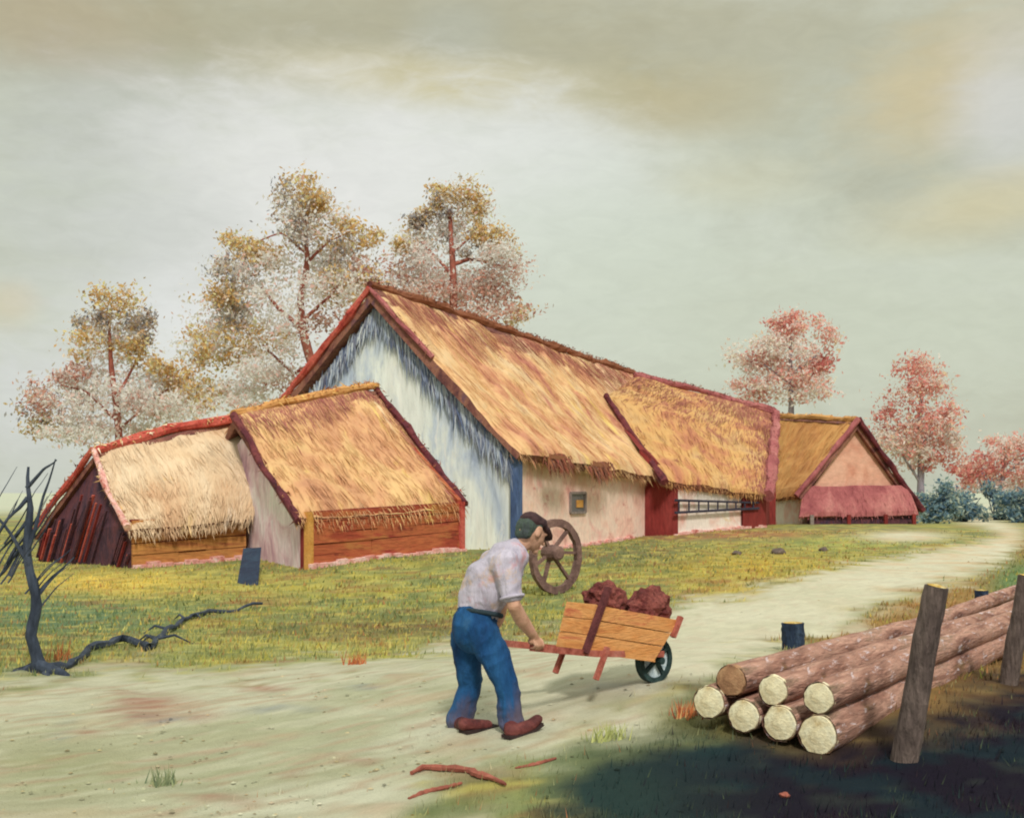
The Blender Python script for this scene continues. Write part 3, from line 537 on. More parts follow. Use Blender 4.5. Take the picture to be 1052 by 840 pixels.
def masks(x, y, z):
    uu, vv = uvof(x, y, z); sc_ = np.clip((vv-CY)/140, .12, 2.5)
    n1 = vn(x, y, .9, 0); n2 = vn(x, y, 3.2, 5)
    e = (n1*16+n2*12)*sc_
    top_ = np.interp(uu, PT[:,0], PT[:,1])+e; bot_ = np.interp(uu, PBm[:,0], PBm[:,1])+e*1.3
    wd = 10*sc_+2
    path = ss(vv, top_-wd, top_+wd)*(1-ss(vv, bot_-wd*1.8, bot_+wd*1.8))
    # the far bend of the road and the pale yard before the cottage
    for (a, b, ra, rb_) in ((1038,547,12,7),(1026,541,14,5),(1008,536,18,4),(988,531,18,3.2),(972,525,18,2.6),(985,520,22,2.2),(1025,528,34,2.6),(930,551,40,5)):
        path = np.maximum(path, np.clip(1.25*ell(uu, vv, a, b, ra, rb_), 0, .95))
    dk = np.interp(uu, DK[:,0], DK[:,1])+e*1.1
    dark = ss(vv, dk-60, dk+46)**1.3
    return uu, vv, path, dark, n1, n2
def nz_s(x, y, o):                     # long slanting wheel-worn streaks
    a = math.radians(38); p = x*math.cos(a)+y*math.sin(a); q_ = -x*math.sin(a)+y*math.cos(a)
    return vn(p*.45+o, q_*5.5, 1.6, o)
def gcolor(x, y, z):
    uu, vv, path, dark, n1, n2 = masks(x, y, z)
    n3 = vn(x, y, .35, 9); n4 = vn(x, y, 1.6, 13)
    def mix(c, d, f): return c*(1-f[:,None])+srgbA(d)[None]*f[:,None]
    c = np.repeat(srgbA((134,138,84))[None], len(x), 0)
    c = mix(c, (158,148,70), ss(n1, .0, .4)*.8); c = mix(c, (118,128,84), ss(n4, .05, .4)*.7); c = mix(c, (138,104,66), ss(-n1, .15, .5)*.6)
    c = mix(c, (214,182,84), np.clip(ell(uu, vv, 120, 600, 100, 13)*1.1, 0, 1)); c = mix(c, (176,160,78), ell(uu, vv, 290, 600, 120, 16)*.6)
    c = mix(c, (96,120,88), np.clip(ell(uu, vv, 60, 635, 110, 22)*1.1, 0, .9)); c = mix(c, (112,92,62), ell(uu, vv, 410, 646, 130, 11)*.8)
    c = mix(c, (170,164,96), ell(uu, vv, 300, 666, 190, 12)*.7); c = mix(c, (190,160,66), ell(uu, vv, 760, 580, 110, 16)*.9)
    c = mix(c, (96,100,68), ell(uu, vv, 640, 572, 90, 12)*.8); c = mix(c, (168,84,74), ell(uu, vv, 760, 549, 130, 5)*.7)
    c = mix(c, (190,150,70), ell(uu, vv, 800, 606, 120, 12)*.6); c = mix(c, (166,170,92), ell(uu, vv, 860, 556, 60, 8)*.7)
    n5 = vn(x*.8, y*1.6, 1.1, 31); n6 = vn(x*.9, y*1.7, 2.6, 37)
    c = mix(c, (92,104,66), ss(n5, .08, .3)*.45); c = mix(c, (140,96,64), ss(-n5, .2, .45)*.55); c = mix(c, (186,172,92), ss(n6, .12, .4)*.6); c = mix(c, (84,92,64), ss(-n6, .18, .42)*.3)
    right = ss(vv-np.interp(uu, PBm[:,0], PBm[:,1]), -5, 12)*(uu > 560)
    c = mix(c, (150,108,64), right*.75*ss(uu, 700, 860)); c = mix(c, (104,124,80), np.clip(ell(uu, vv, 1050, 600, 34, 26)*1.3, 0, 1))
    c = mix(c, (108,118,80), np.clip(right*ell(uu, vv, 610, 770, 120, 60)*1.1, 0, .9)); 
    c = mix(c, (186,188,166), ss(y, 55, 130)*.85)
    # path: pale clay with olive and reddish traces
    pc = np.repeat(srgbA((184,180,152))[None], len(x), 0)
    pc = mix(pc, (192,189,162), ss(n1, .0, .45)); pc = mix(pc, (160,160,126), ss(-n3, .05, .5)*.8); pc = mix(pc, (176,150,120), ss(n4, .22, .5)*.5)
    pc = mix(pc, (146,146,106), np.clip(ell(uu, vv, 60, 790, 150, 50)*.8, 0, .8)); pc = mix(pc, (150,152,116), ell(uu, vv, 190, 805, 60, 30)*.5)
    for (a, b, ra, rb_, f) in ((150,722,38,9,.8),(145,735,30,5,.7),(270,706,22,4,.7),(90,752,12,5,.6),(215,818,30,4,.7),(250,824,16,5,.6),(300,793,18,4,.6),(372,782,20,4,.7),(205,735,22,6,.5)):
        pc = mix(pc, (148,86,70), ell(uu+n2*26, vv+n2*8, a, b, ra, rb_)*f)
    for (a, b, ra, rb_, f) in ((280,728,40,3,.6),(165,738,26,3,.6),(375,705,20,2.5,.5),(640,705,50,6,.5),(60,748,6,14,.5)):  # grey strokes, one of them painting the wheelbarrow's shadow on the path
        pc = mix(pc, (120,128,132), ell(uu+n2*16, vv+n2*6, a, b, ra, rb_)*f)
    s1 = nz_s(x, y, 0); s2 = nz_s(x, y, 7); pc = mix(pc, (152,148,116), ss(s1, .05, .35)*.38); pc = mix(pc, (200,195,168), ss(s2, .05, .35)*.3); pc = mix(pc, (168,138,112), ss(s1*s2, .04, .14)*.5)
    pc = mix(pc, (208,200,172), ss(uu, 560, 760)*.6); pc = mix(pc, (200,168,128), ss(uu, 820, 960)*ss(-n1, -.1, .4)*.6)
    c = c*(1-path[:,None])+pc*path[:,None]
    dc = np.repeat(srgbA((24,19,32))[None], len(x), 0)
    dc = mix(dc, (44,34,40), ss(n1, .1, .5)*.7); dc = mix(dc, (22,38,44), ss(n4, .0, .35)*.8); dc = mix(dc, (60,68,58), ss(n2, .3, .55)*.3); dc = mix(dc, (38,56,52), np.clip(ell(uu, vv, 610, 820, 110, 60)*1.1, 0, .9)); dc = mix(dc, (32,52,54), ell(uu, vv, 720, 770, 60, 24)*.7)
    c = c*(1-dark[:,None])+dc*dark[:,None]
    return c, path
def axis(lo, hi, fine):
    a = [lo[0]]; 
    pts = []
    for (x0, x1, st) in fine: pts += list(np.arange(x0, x1, st))
    return np.array(sorted(set(np.round(pts, 3))))
xs = axis((0,), (0,), [(-900,-200,60),(-200,-60,8),(-60,-16,1.2),(-16,-6,.3),(-6,5,.09),(5,14,.22),(14,40,.6),(40,200,8),(200,901,60)])
ys = axis((0,), (0,), [(-60,0,6),(0,5.5,.4),(5.5,14,.09),(14,24,.2),(24,60,.5),(60,160,3),(160,400,20),(400,1601,100)])
XX, YY = np.meshgrid(xs, ys); zz = gz(XX, YY)
zz = zz+.02*vn(XX, YY, 2.2, 3)*(YY < 40)*(np.abs(XX) < 20)
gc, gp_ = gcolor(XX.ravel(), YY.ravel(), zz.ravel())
nx, ny = len(xs), len(ys)
pv = np.stack([XX.ravel(), YY.ravel(), zz.ravel()], 1); pm = gp_.reshape(ny, nx)
I, J = np.meshgrid(np.arange(nx-1), np.arange(ny-1)); a_ = (J*nx+I).ravel()
quads = np.stack([a_, a_+1, a_+nx+1, a_+nx], 1)
cell = ((pm[:-1,:-1]+pm[1:,1:]+pm[1:,:-1]+pm[:-1,1:])/4).ravel()
MG = vcol('earth and turf', 4.0, (.8,1.7,1), .17, .6, fine2=70.)
def sheet(name, q):
    used = np.unique(q); rm = -np.ones(len(pv), int); rm[used] = np.arange(len(used))
    me = bpy.data.meshes.new(name); me.from_pydata(pv[used].tolist(), [], rm[q].tolist()); me.materials.append(MG)
    ca = me.color_attributes.new('col', 'FLOAT_COLOR', 'POINT'); ca.data.foreach_set('color', np.concatenate([gc[used], np.ones((len(used),1))], 1).ravel())
    me.polygons.foreach_set('use_smooth', [True]*len(q)); me.update()
    o = bpy.data.objects.new(name, me); col.objects.link(o); return tag(o, kind='structure')
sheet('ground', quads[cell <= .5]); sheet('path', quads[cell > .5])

# grass: blades sown over the turf (nobody could count them)
def blades(name, n, u0, u1, v0, v1, hgt, wid, dens, tint, label, lean=.35):
    uu = rng.uniform(u0, u1, n); vv = rng.uniform(v0, v1, n)
    y = F*H/(vv-CY)
    for _ in range(4): y = F*(H-gz((uu-CX)/F*y, y))/(vv-CY)
    x = (uu-CX)/F*y; z = gz(x, y)
    c, path = gcolor(x, y, z); _, _, _, dark, n1, _ = masks(x, y, z)
    keep = rng.random(n) < dens(uu, vv, path, dark, n1)
    x, y, z, c = x[keep], y[keep], z[keep], c[keep]; m = len(x)
    hh = hgt*rng.uniform(.35, 1.25, m); ww = wid*np.clip(y/14, .35, 2.4)*rng.uniform(.6, 1.4, m); an = rng.uniform(0, math.pi, m)
    lx_ = rng.normal(.12, lean, m)*hh; ly_ = rng.normal(0, lean, m)*hh
    b0 = np.stack([x-np.cos(an)*ww, y-np.sin(an)*ww*.5, z-.02], 1); b1 = np.stack([x+np.cos(an)*ww, y+np.sin(an)*ww*.5, z-.02], 1); tp = np.stack([x+lx_, y+ly_, z+hh], 1)
    vtx = np.stack([b0, b1, tp], 1).reshape(-1, 3)
    k = rng.uniform(.82, 1.22, (m, 1)); cc = c*k
    tt = np.array([srgbA(t) for t in tint]); pick = rng.integers(0, len(tt), m); f = (rng.random(m) < .42)[:, None]*rng.uniform(.3, .9, (m, 1))
    cc = np.clip(cc*(1-f)+tt[pick]*f, .01, .8); cc = np.repeat(cc, 3, 0)
    me = bpy.data.meshes.new(name); me.from_pydata(vtx.tolist(), [], np.arange(3*m).reshape(-1, 3).tolist()); me.materials.append(MGR)
    ca = me.color_attributes.new('col', 'FLOAT_COLOR', 'POINT'); ca.data.foreach_set('color', np.concatenate([cc, np.ones((3*m,1))], 1).ravel()); me.update()
    o = bpy.data.objects.new(name, me); col.objects.link(o); return tag(o, label, 'grass', kind='stuff')
MGR = vcol('grass blades', 8., (1,1,1), .1, 0)
blades('grass', 90000, -180, 1240, 518, 700, .062, .014, lambda uu, vv, p, d, n: (1-ss(p, .1, .5))*(1-d)*.75*(vv > 545)+.03*(vv <= 545)*(1-p)*(uu < 900),
       [(150,150,70),(190,168,80),(92,108,66),(118,128,84),(160,110,70)], 'short green and yellow turf around the thatched buildings')
blades('dry_grass', 26000, -120, 1200, 690, 880, .05, .007, lambda uu, vv, p, d, n: np.clip((1-ss(p, .2, .7))*(1-d)*.55+ss(n, .25, .5)*.05*p, 0, 1),
       [(150,150,96),(170,168,120),(112,124,84),(166,104,70)], 'short olive grass thinly grown along the edges of the pale path')
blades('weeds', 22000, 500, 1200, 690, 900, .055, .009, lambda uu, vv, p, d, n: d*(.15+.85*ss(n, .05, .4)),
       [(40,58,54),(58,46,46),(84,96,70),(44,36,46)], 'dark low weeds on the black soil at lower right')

def pebbles(n):
    uu = rng.uniform(-120, 1060, n); vv = 545+(880-545)*rng.random(n)**.8; y = F*H/(vv-CY)
    for _ in range(4): y = F*(H-gz((uu-CX)/F*y, y))/(vv-CY)
    x = (uu-CX)/F*y; z = gz(x, y); c, path = gcolor(x, y, z); k = (rng.random(n) < .15+.85*path*ss(vn(x, y, 1.1, 21), -.15, .4)); mb = MB(); cols_ = []
    for X, Y, Z, cc in zip(x[k], y[k], z[k], c[k]):
        r = random.choice((.004, .006, .006, .009, .014))*random.uniform(.7, 1.3)*max(1, Y/14); an = random.uniform(0, 3); vs = []
        for q_ in range(5): a = an+q_*1.257; vs.append((X+math.cos(a)*r*random.uniform(.8,1.3), Y+math.sin(a)*r*random.uniform(.8,1.3), Z+.004))
        vs.append((X, Y, Z+r*.8)); mb.add(vs, [(q_, (q_+1) % 5, 5) for q_ in range(5)])
        f = random.uniform(.45, 1.1); t_ = (1, .86, .74) if random.random() < .4 else (1, 1, 1); cols_ += [(cc[0]*f*t_[0], cc[1]*f*t_[1], cc[2]*f*t_[2], 1)]*6
    o = mb.build('gravel', MGR, None, None, attr=cols_); tag(o, 'small loose grit scattered over the pale path', 'gravel', kind='stuff')
pebbles(7000)

# ================================================================ TREES
def leaf_mat(name, cols): return island(name, [tuple(min(.8, x*1.25+.01) for x in c[:3]) for c in cols], trans=.5)
LM = dict(
 ochre=leaf_mat('ochre leaves', [A(150,118,78), A(186,148,92), A(208,172,108), A(226,200,146), A(150,134,114), A(198,156,96), A(234,220,200)]),
 slate=leaf_mat('slate leaves', [A(112,114,124), A(150,148,146), A(184,160,112), A(140,112,100), A(212,208,206)]),
 white=leaf_mat('pale leaves', [A(242,236,236), A(245,242,240), A(240,230,228), A(228,200,192), A(246,244,242), A(206,160,146), A(238,222,208)]),
 russet=leaf_mat('russet leaves', [A(146,98,88), A(180,126,108), A(202,156,138), A(224,198,186), A(160,120,100), A(232,216,210)]),
 pink=leaf_mat('pink leaves', [A(208,118,108), A(228,152,136), A(240,188,172), A(246,220,208), A(216,128,116), A(238,196,160)]),
 rose=leaf_mat('deep rose leaves', [A(156,84,82), A(190,112,104), A(208,140,124), A(226,184,160), A(172,98,94)]),
 cream=leaf_mat('cream pink leaves', [A(244,214,204), A(246,228,220), A(238,182,168), A(242,204,176), A(226,150,138)]),
 blue=leaf_mat('blue green leaves', [A(64,90,110), A(86,112,126), A(110,134,138), A(140,158,148), A(170,170,144)]),
)
def crown(name, parent, clumps, mats, leaf):
    mb = MB(); pos = []
    vs = []; fs = []; mi = []
    for (c, r, n, m) in clumps:
        c = Vector(c); sub = []
        for _ in range(max(5, int(n/60))):
            d = Vector((random.gauss(0,1), random.gauss(0,1), random.gauss(0,1))).normalized()*random.random()**.45
            sub.append((c+Vector((d.x*r[0], d.y*r[1], d.z*r[2])), random.uniform(.28,.62)))
        for _ in range(int(n*(3.2 if m == 2 else 2.1))):
            s, k = random.choice(sub)
            p = s+Vector((random.gauss(0,1)*r[0]*k*.66, random.gauss(0,1)*r[1]*k*.66, random.gauss(0,1)*r[2]*k*.66))
            d = Vector((random.gauss(0,1), random.gauss(0,1), random.gauss(0,1))).normalized(); e = d.orthogonal().normalized(); e = (e*math.cos(1.3*k)+d.cross(e)*math.sin(random.uniform(0,6))).normalized()
            l = leaf*1.0*random.uniform(.5,1.3); w = l*random.uniform(.3,.55)
            b = len(vs); vs += [tuple(p-d*l*.5), tuple(p+e*w*.5), tuple(p+d*l*.5), tuple(p-e*w*.5)]; fs.append((b,b+1,b+2,b+3)); mi.append(m)
    mb.v = vs; mb.f = fs; mb.m = mi
    return mb.build(name, mats, parent)
def tree(name, label, cat, d, base, limbs, clumps, mats, leaf, bark, group=None, depth=1.0):
    """limbs: lists of (px, py, radius m); clumps: (px, py, rx px, ry px, n, material index)"""
    bp = ground(P(base, 520, d)); t = thing(name, label, cat, bp, group); mb = MB()
    for li, l in enumerate(limbs):
        jd = 0 if li == 0 else random.uniform(-.8, .8); k = len(l)
        pts = [P(a, b, d+jd*i/max(1, k-1)) for i, (a, b, r) in enumerate(l)]; rad = [r*.8 for *_, r in l]
        if li == 0: pts.insert(0, bp-Vector((0,0,.3))); rad.insert(0, rad[0]*1.35)
        m = len(pts); n2 = max(6, 4*m); rs = resample(pts, n2); rr = [float(np.interp(i/(n2-1), np.linspace(0,1,m), rad)) for i in range(n2)]
        tube(mb, wobble(rs, .12, .6) if li else rs, rr, 8, 0, True, .1)
    mb.build('trunk', M[bark], t, smooth=True)
    sc_ = d/F
    cl = []
    for (a, b, rx, ry, n, m) in clumps:
        dd = d+random.uniform(-1,1)*rx*sc_*.7
        cl.append((P(a, b, dd), (rx*sc_, rx*sc_*depth, ry*sc_), n, m))
    crown('crown', t, cl, mats, leaf); return t
g_l = [LM['ochre'], LM['slate'], LM['white'], LM['russet']]
tree('autumn_tree', 'thin ochre and white leaved tree left of the others above the straw hut', 'tree', 46, 125, [[(124,470,.2),(120,420,.17),(114,375,.13),(112,330,.06)],[(119,410,.09),(135,380,.06),(150,350,.03)],[(120,430,.08),(90,400,.05),(60,395,.03)],[(121,440,.07),(150,415,.05),(180,395,.03)]],
  [(118,312,24,20,380,0),(98,332,20,18,260,1),(145,338,18,20,300,1),(142,358,20,20,260,0),(92,352,28,18,220,0),(120,350,40,36,420,2),(52,405,26,22,320,3),(62,428,32,22,240,1),(45,435,22,14,160,0),(80,390,40,30,420,2),(110,420,46,34,460,2),(165,385,22,22,300,0),(185,400,26,24,260,0),(160,408,36,28,420,2),(148,418,20,12,110,3),(205,372,18,20,200,0),(60,442,44,14,200,2),(150,428,52,16,260,2),(185,418,34,14,200,2),(128,400,30,24,200,2),(85,440,40,14,220,2),(78,375,18,14,130,3)],
  g_l, .19, 'bark_red', depth=1)
tree('autumn_tree', 'tall spreading ochre leaved tree rising over the left slope of the barn roof', 'tree', 54, 330, [[(326,420,.34),(322,380,.3),(312,345,.26),(308,310,.22),(316,270,.15),(312,215,.07)],[(308,335,.13),(285,318,.1),(268,296,.05)],[(310,330,.12),(340,305,.08),(352,285,.04)],[(322,372,.1),(300,385,.08),(270,355,.05)],[(316,270,.09),(340,245,.06),(365,235,.03)],[(314,260,.08),(290,240,.05),(262,250,.03)]],
  [(316,200,24,18,420,0),(330,212,22,18,320,0),(302,206,20,20,260,1),(305,232,26,22,300,1),(318,222,34,30,420,2),(252,252,26,18,420,0),(275,262,22,18,300,0),(240,275,24,18,240,1),(262,280,36,26,420,2),(228,308,24,18,320,0),(240,325,30,20,320,1),(262,345,34,18,460,0),(225,345,26,20,240,0),(250,318,44,34,520,2),(345,242,24,16,320,0),(372,240,20,12,260,0),(352,262,30,22,340,1),(345,290,30,22,360,0),(375,285,24,22,300,3),(335,275,46,40,560,2),(232,382,30,24,360,0),(205,400,22,20,220,0),(260,385,40,28,320,2),(285,350,34,30,260,2),(350,330,36,24,320,3),(380,312,24,18,240,0),(300,300,40,30,300,2),(365,305,40,28,420,2),(300,390,30,16,160,3),(235,405,44,18,260,2),(270,388,40,22,260,2),(215,355,30,24,200,2)],
  g_l, .22, 'bark_red', depth=1)
tree('autumn_tree', 'ochre leaved tree with dark red trunk standing behind the peak of the barn', 'tree', 60, 468, [[(466,330,.34),(466,290,.3),(464,255,.24),(462,215,.1)],[(465,272,.14),(482,266,.12),(498,270,.07)],[(466,285,.12),(445,262,.08),(432,248,.04)],[(464,260,.09),(488,240,.06),(500,230,.03)]],
  [(458,196,20,12,340,0),(478,200,20,14,320,0),(432,226,16,14,300,1),(440,222,18,16,260,0),(455,215,26,18,300,1),(492,218,18,14,240,0),(475,225,30,22,360,2),(500,240,24,16,340,0),(512,255,20,16,240,0),(485,248,28,14,240,1),(418,256,18,16,240,0),(425,275,30,22,360,2),(450,250,34,26,420,2),(505,270,32,20,420,2),(520,282,26,18,300,3),(515,305,26,22,380,3),(480,300,44,22,620,3),(440,296,40,22,520,3),(405,290,28,20,320,3),(470,285,50,24,520,2),(495,318,44,14,420,3),(525,325,18,14,200,0),(398,300,30,16,240,2)],
  g_l, .22, 'bark_red', depth=1)
p_l = [LM['pink'], LM['rose'], LM['cream']]
tree('pink_tree', 'round pink leaved tree standing behind the join of wing and cottage roofs', 'tree', 82, 812, [[(812,440,.3),(813,410,.26),(812,380,.2),(812,345,.1)],[(812,395,.12),(785,375,.07)],[(812,385,.12),(838,365,.07)]],
  [(812,328,20,12,300,1),(800,340,24,14,260,0),(826,335,24,16,240,0),(778,362,20,14,240,1),(775,372,24,18,240,2),(800,365,28,20,320,2),(812,362,36,28,300,0),(842,350,20,18,260,0),(846,372,18,16,220,1),(835,382,22,14,240,1),(820,375,30,24,320,0),(795,388,30,16,300,0),(765,395,18,12,200,0),(778,402,22,10,160,1),(825,398,26,14,260,0),(840,395,20,12,120,2),(810,400,40,12,180,2),(758,408,20,8,100,2)],
  p_l, .3, 'bark_grey', depth=1)
tree('pink_tree', 'tall narrow pink leaved tree just right of the orange thatched cottage', 'tree', 74, 946, [[(946,512,.26),(946,480,.22),(945,440,.18),(946,400,.08)],[(946,500,.12),(936,480,.1),(926,465,.05)],[(945,460,.1),(965,440,.05)]],
  [(948,375,18,14,280,0),(942,385,22,16,240,1),(958,395,20,18,260,0),(940,408,26,18,300,0),(950,420,32,18,260,1),(968,425,18,18,240,0),(920,435,20,14,260,1),(935,440,32,22,320,0),(958,445,30,22,300,0),(912,450,18,12,160,2),(928,462,30,18,280,2),(952,465,34,20,320,0),(970,460,20,18,240,0),(938,478,26,10,180,0),(962,480,22,10,180,1),(975,445,14,18,120,2)],
  p_l, .28, 'bark_grey', depth=1)
tree('red_tree', 'low spreading deep red tree at the right edge above the blue bushes', 'tree', 78, 1030, [[(1030,515,.22),(1030,490,.16),(1032,460,.07)],[(1030,495,.1),(1008,480,.05)],[(1030,490,.1),(1052,470,.05)]],
  [(1030,455,24,14,260,0),(1015,470,24,14,300,1),(1040,472,26,16,320,0),(1000,485,20,12,260,1),(1020,488,30,14,340,1),(1045,490,26,14,280,0),(1062,475,24,20,260,1),(1005,500,24,8,180,2),(1035,502,34,8,220,2),(1070,495,24,12,160,0),(1050,455,20,10,120,2)],
  p_l, .28, 'bark_grey', depth=1)
# blue bushes at the bend of the road
for (px, d, rx, top_, lab) in ((962,62,24,500,'tallest blue green bush beside the right corner of the cottage'),(992,68,18,505,'blue green bush between the tallest bush and the red tree'),(1022,72,22,498,'blue green bush right under the low red tree'),(1052,66,22,500,'blue green bush at the right edge of the view')):
    bp = ground(P(px, 520, d)); t = thing('round_bush', lab, 'bush', bp, 'blue green bushes at the bend of the road'); k = d/F; hgt = P(px, top_, d).z-bp.z
    mb = MB()
    for i in range(5): tube(mb, [bp-Vector((0,0,.1)), bp+Vector((random.uniform(-.6,.6), random.uniform(-.4,.4), hgt*.5)), bp+Vector((random.uniform(-1,1), random.uniform(-.6,.6), hgt*.8))], [.05,.03,.015], 5)
    mb.build('stem', M['bark_dark'], t)
    crown('foliage', t, [(bp+Vector((random.uniform(-.8,.8)*rx*k, random.uniform(-.5,.5)*rx*k, hgt*f)), (rx*k*.7, rx*k*.6, hgt*.3), 330, 0) for f in (.25,.3,.4,.55,.75)], [LM['blue']], .26)

# bare dark tree on the left
bt = G(40,690); tr = thing('bare_tree', 'crooked leafless dark tree with slanting twigs on the left edge', 'tree', bt); d0 = bt.y
def q(px, py, dd=0): return P(px, py, d0+dd)
mb = MB()
pts = resample([bt-Vector((0,0,.15)), q(40,684), q(33,655), q(37,620), q(30,588), q(27,562), q(31,522), q(29,480)], 22)
tube(mb, wobble(pts, .02, 3), [float(np.interp(i/21, [0,.06,.15,.5,.75,1], [.12,.085,.052,.044,.034,.011])) for i in range(22)], 9, 0, True, .12)
for s in (-1, 1, .3): tube(mb, [q(40,684), q(40+22*s,691,-.1*s), G(40+36*s,695)-Vector((0,0,.03))], [.07,.045,.02], 7, 0, True, .1)
mb.build('trunk', M['bark_dark'], tr, smooth=True)
limbs = [[(28,572),(38,530),(57,470)],[(27,560),(10,578),(-8,602)],[(28,575),(5,540),(-25,505)],[(30,530),(14,552),(-6,572)],[(30,510),(12,528),(-12,560)],[(34,615),(52,596),(76,572)],[(30,500),(44,482),(58,471)]]
for k in range(15):
    x = random.uniform(-25,30); y = random.uniform(545,600); l = random.uniform(40,85); limbs.append([(x,y),(x+l*.32,y-l*.5),(x+l*.6,y-l)])
for k in range(5):
    x = random.uniform(30,50); y = random.uniform(590,615); l = random.uniform(20,40); limbs.append([(x-8,y+8),(x+l*.4,y-l*.5),(x+l,y-l)])
for i, l in enumerate(limbs):
    mb = MB(); dd = random.uniform(-.25,.25); pts = wobble(resample([q(a,b,dd*j/2) for j,(a,b) in enumerate(l)], 9), .025, 4)
    r = .022 if i < 7 else .009; tube(mb, pts, [r*(1-.75*j/8) for j in range(9)], 6, 0, True, .1); mb.build('branch' if i < 7 else 'twig', M['bark_dark'], tr)
mb = MB(); rt = [G(44,691),G(70,687),G(84,677),G(97,667),G(112,664),G(128,661),G(144,664),G(154,669),G(163,657),G(178,646),G(195,636),G(215,631),G(240,629),G(266,624)]
pts = wobble(resample([p+Vector((0,0,.045)) for p in rt], 46), .06, 2.5); tube(mb, pts, [max(.014, .046*(1-.55*i/45)*random.uniform(.7,1.3)) for i in range(46)], 7, 0, True, .2)
for k in range(8):
    p = pts[random.randrange(6,42)]; e = p+Vector((random.uniform(-.3,.5), random.uniform(-.3,.4), 0)); tube(mb, [p, p.lerp(e,.5)+Vector((0,0,.04)), ground(e)], [.02,.014,.006], 5)
mb.build('exposed_root', M['bark_dark'], tr)

# ================================================================ LOGS, POSTS
ldir = Vector((.53,.848,0)).normalized(); ln = Vector((-ldir.y, ldir.x, 0))
L1 = P(840,755,7.77)
logs = [(840,755,0.0,.125,'log_end',8.2,'pale ended log at the bottom front corner of the log pile'),
        (801,743,.25,.112,'log_end',8.0,'pale ended log second from the right in the bottom row of the pile'),
        (764,735,.50,.108,'log_end',7.3,'pale ended log third from the right in the bottom row of the pile'),
        (728,721,.74,.108,'log_end',6.2,'pale ended log at the left end of the bottom row'),
        (841,717,.03,.100,'log_end',7.4,'pale ended log at the right of the upper row'),
        (794,709,.30,.098,'log_end',6.3,'yellowish ended log in the middle of the upper row'),
        (751,699,.57,.104,'log_end_brown',5.4,'brown ended log at the left of the upper row')]
for i, (px, py, off, r, em, ll, lab) in enumerate(logs):
    d = 7.77+.53*off+random.uniform(-.05,.05); a = P(px, py, d); t = thing('cut_log', lab, 'log', Vector((a.x, a.y, a.z-r)), 'logs in the pile beside the path')
    tip = a+ldir*ll; tip.z = max(gzf(tip.x, tip.y)+(r if i < 4 else 2.9*r), a.z-.1)
    mb = MB(); n = 26; pts = [a.lerp(tip, j/(n-1)) for j in range(n)]
    pts = [p+Vector((0,0,.012*mnoise.noise(p*1.5+Vector((i*9,0,0))))) for p in pts]
    tube(mb, pts, [r*(1+.05*mnoise.noise(Vector((j*.7,i*7,0)))) for j in range(n)], 18, 0, False, .035); mb.build('bark', M['log_bark'], t, smooth=True)
    mb = MB(); s = ldir.cross(Vector((0,0,1))).normalized()
    for rr, back in ((.9, -.004), ):
        ring = []
        for k in range(24):
            an = 2*math.pi*k/24; q_ = r*rr*(1+random.uniform(-.05,.04)+.05*mnoise.noise(Vector((math.cos(an)*1.5+i*3,math.sin(an)*1.5,0)))); ring.append(a-ldir*.006+s*math.cos(an)*q_+Vector((0,0,math.sin(an)*q_)))
        cen = a-ldir*.018
        mb.add(ring+[cen], [(k, (k+1) % 24, 24) for k in range(24)])
        rim = [p+ldir*.03+(p-cen).normalized()*r*.1 for p in ring]; mb.add(ring+rim, [(k, 24+k, 24+(k+1) % 24, (k+1) % 24) for k in range(24)])
    mb.build('cut_end', M[em], t)
# more logs lying behind, towards the path
for j, (px, py, off, lab) in enumerate(((884,677,.0,'loose log lying behind the pile nearest the path'),(938,679,.0,'shorter loose log between the pile and the leaning post'))):
    r = .095; a = G(px, py)+Vector((0,0,r)); t = thing('cut_log', lab, 'log', a-Vector((0,0,r)), 'loose logs behind the pile'); tip = a+ldir*(7.5-j); tip.z = gzf(tip.x, tip.y)+r
    mb = MB(); pts = [a.lerp(tip, k/19) for k in range(20)]; tube(mb, pts, [r*(1+.06*mnoise.noise(Vector((k*.7,j*7+99,0)))) for k in range(20)], 14, 0, True, .05); mb.build('bark', M['log_bark'], t, smooth=True)
def post(name, lab, b, top, r0, r1, mat, tmat, grp=None, cut=.0):
    t = thing(name, lab, 'post', b, grp); mb = MB(); n = 18
    pts = [Vector(b-Vector((0,0,.25))).lerp(top, k/(n-1)) for k in range(n)]; pts = [p+Vector(mnoise.noise_vector(p*2.5))*.012 for p in pts]
    tube(mb, pts, [r0+(r1-r0)*k/(n-1) for k in range(n)], 14, 0, True, .06); mb.build('shaft', M[mat], t, smooth=False)
    mb = MB(); dr = (top-b).normalized(); c = pts[-1]+dr*.004; s = dr.orthogonal().normalized(); w = dr.cross(s)
    ring = [c+(s*math.cos(2*math.pi*k/16)+w*math.sin(2*math.pi*k/16))*r1*.86*random.uniform(.9,1.05) for k in range(16)]
    mb.add(ring+[c+dr*.012], [(k, (k+1) % 16, 16) for k in range(16)]); mb.build('cut_top', M[tmat], t); return t
pb = G(921,779); post('fence_post', 'thick grey brown post leaning right in front of the log pile', pb, P(961,603,pb.y-.12), .085, .072, 'post', 'post_top')
pb = G(1030,703); post('fence_post', 'dark slanting post at the right edge of the picture beyond the log pile', pb, P(1056,592,pb.y-.1), .075, .07, 'post', 'post_top')
pb = G(815,668); post('stump_post', 'short blue black stump with yellowish top standing at the path edge', pb, P(815,640,pb.y), .118, .112, 'stump', 'post_top')
pb = G(1008,628); post('stump_post', 'tiny distant dark stump behind the far end of the log pile', pb, P(1008,606,pb.y), .09, .085, 'stump', 'post_top')

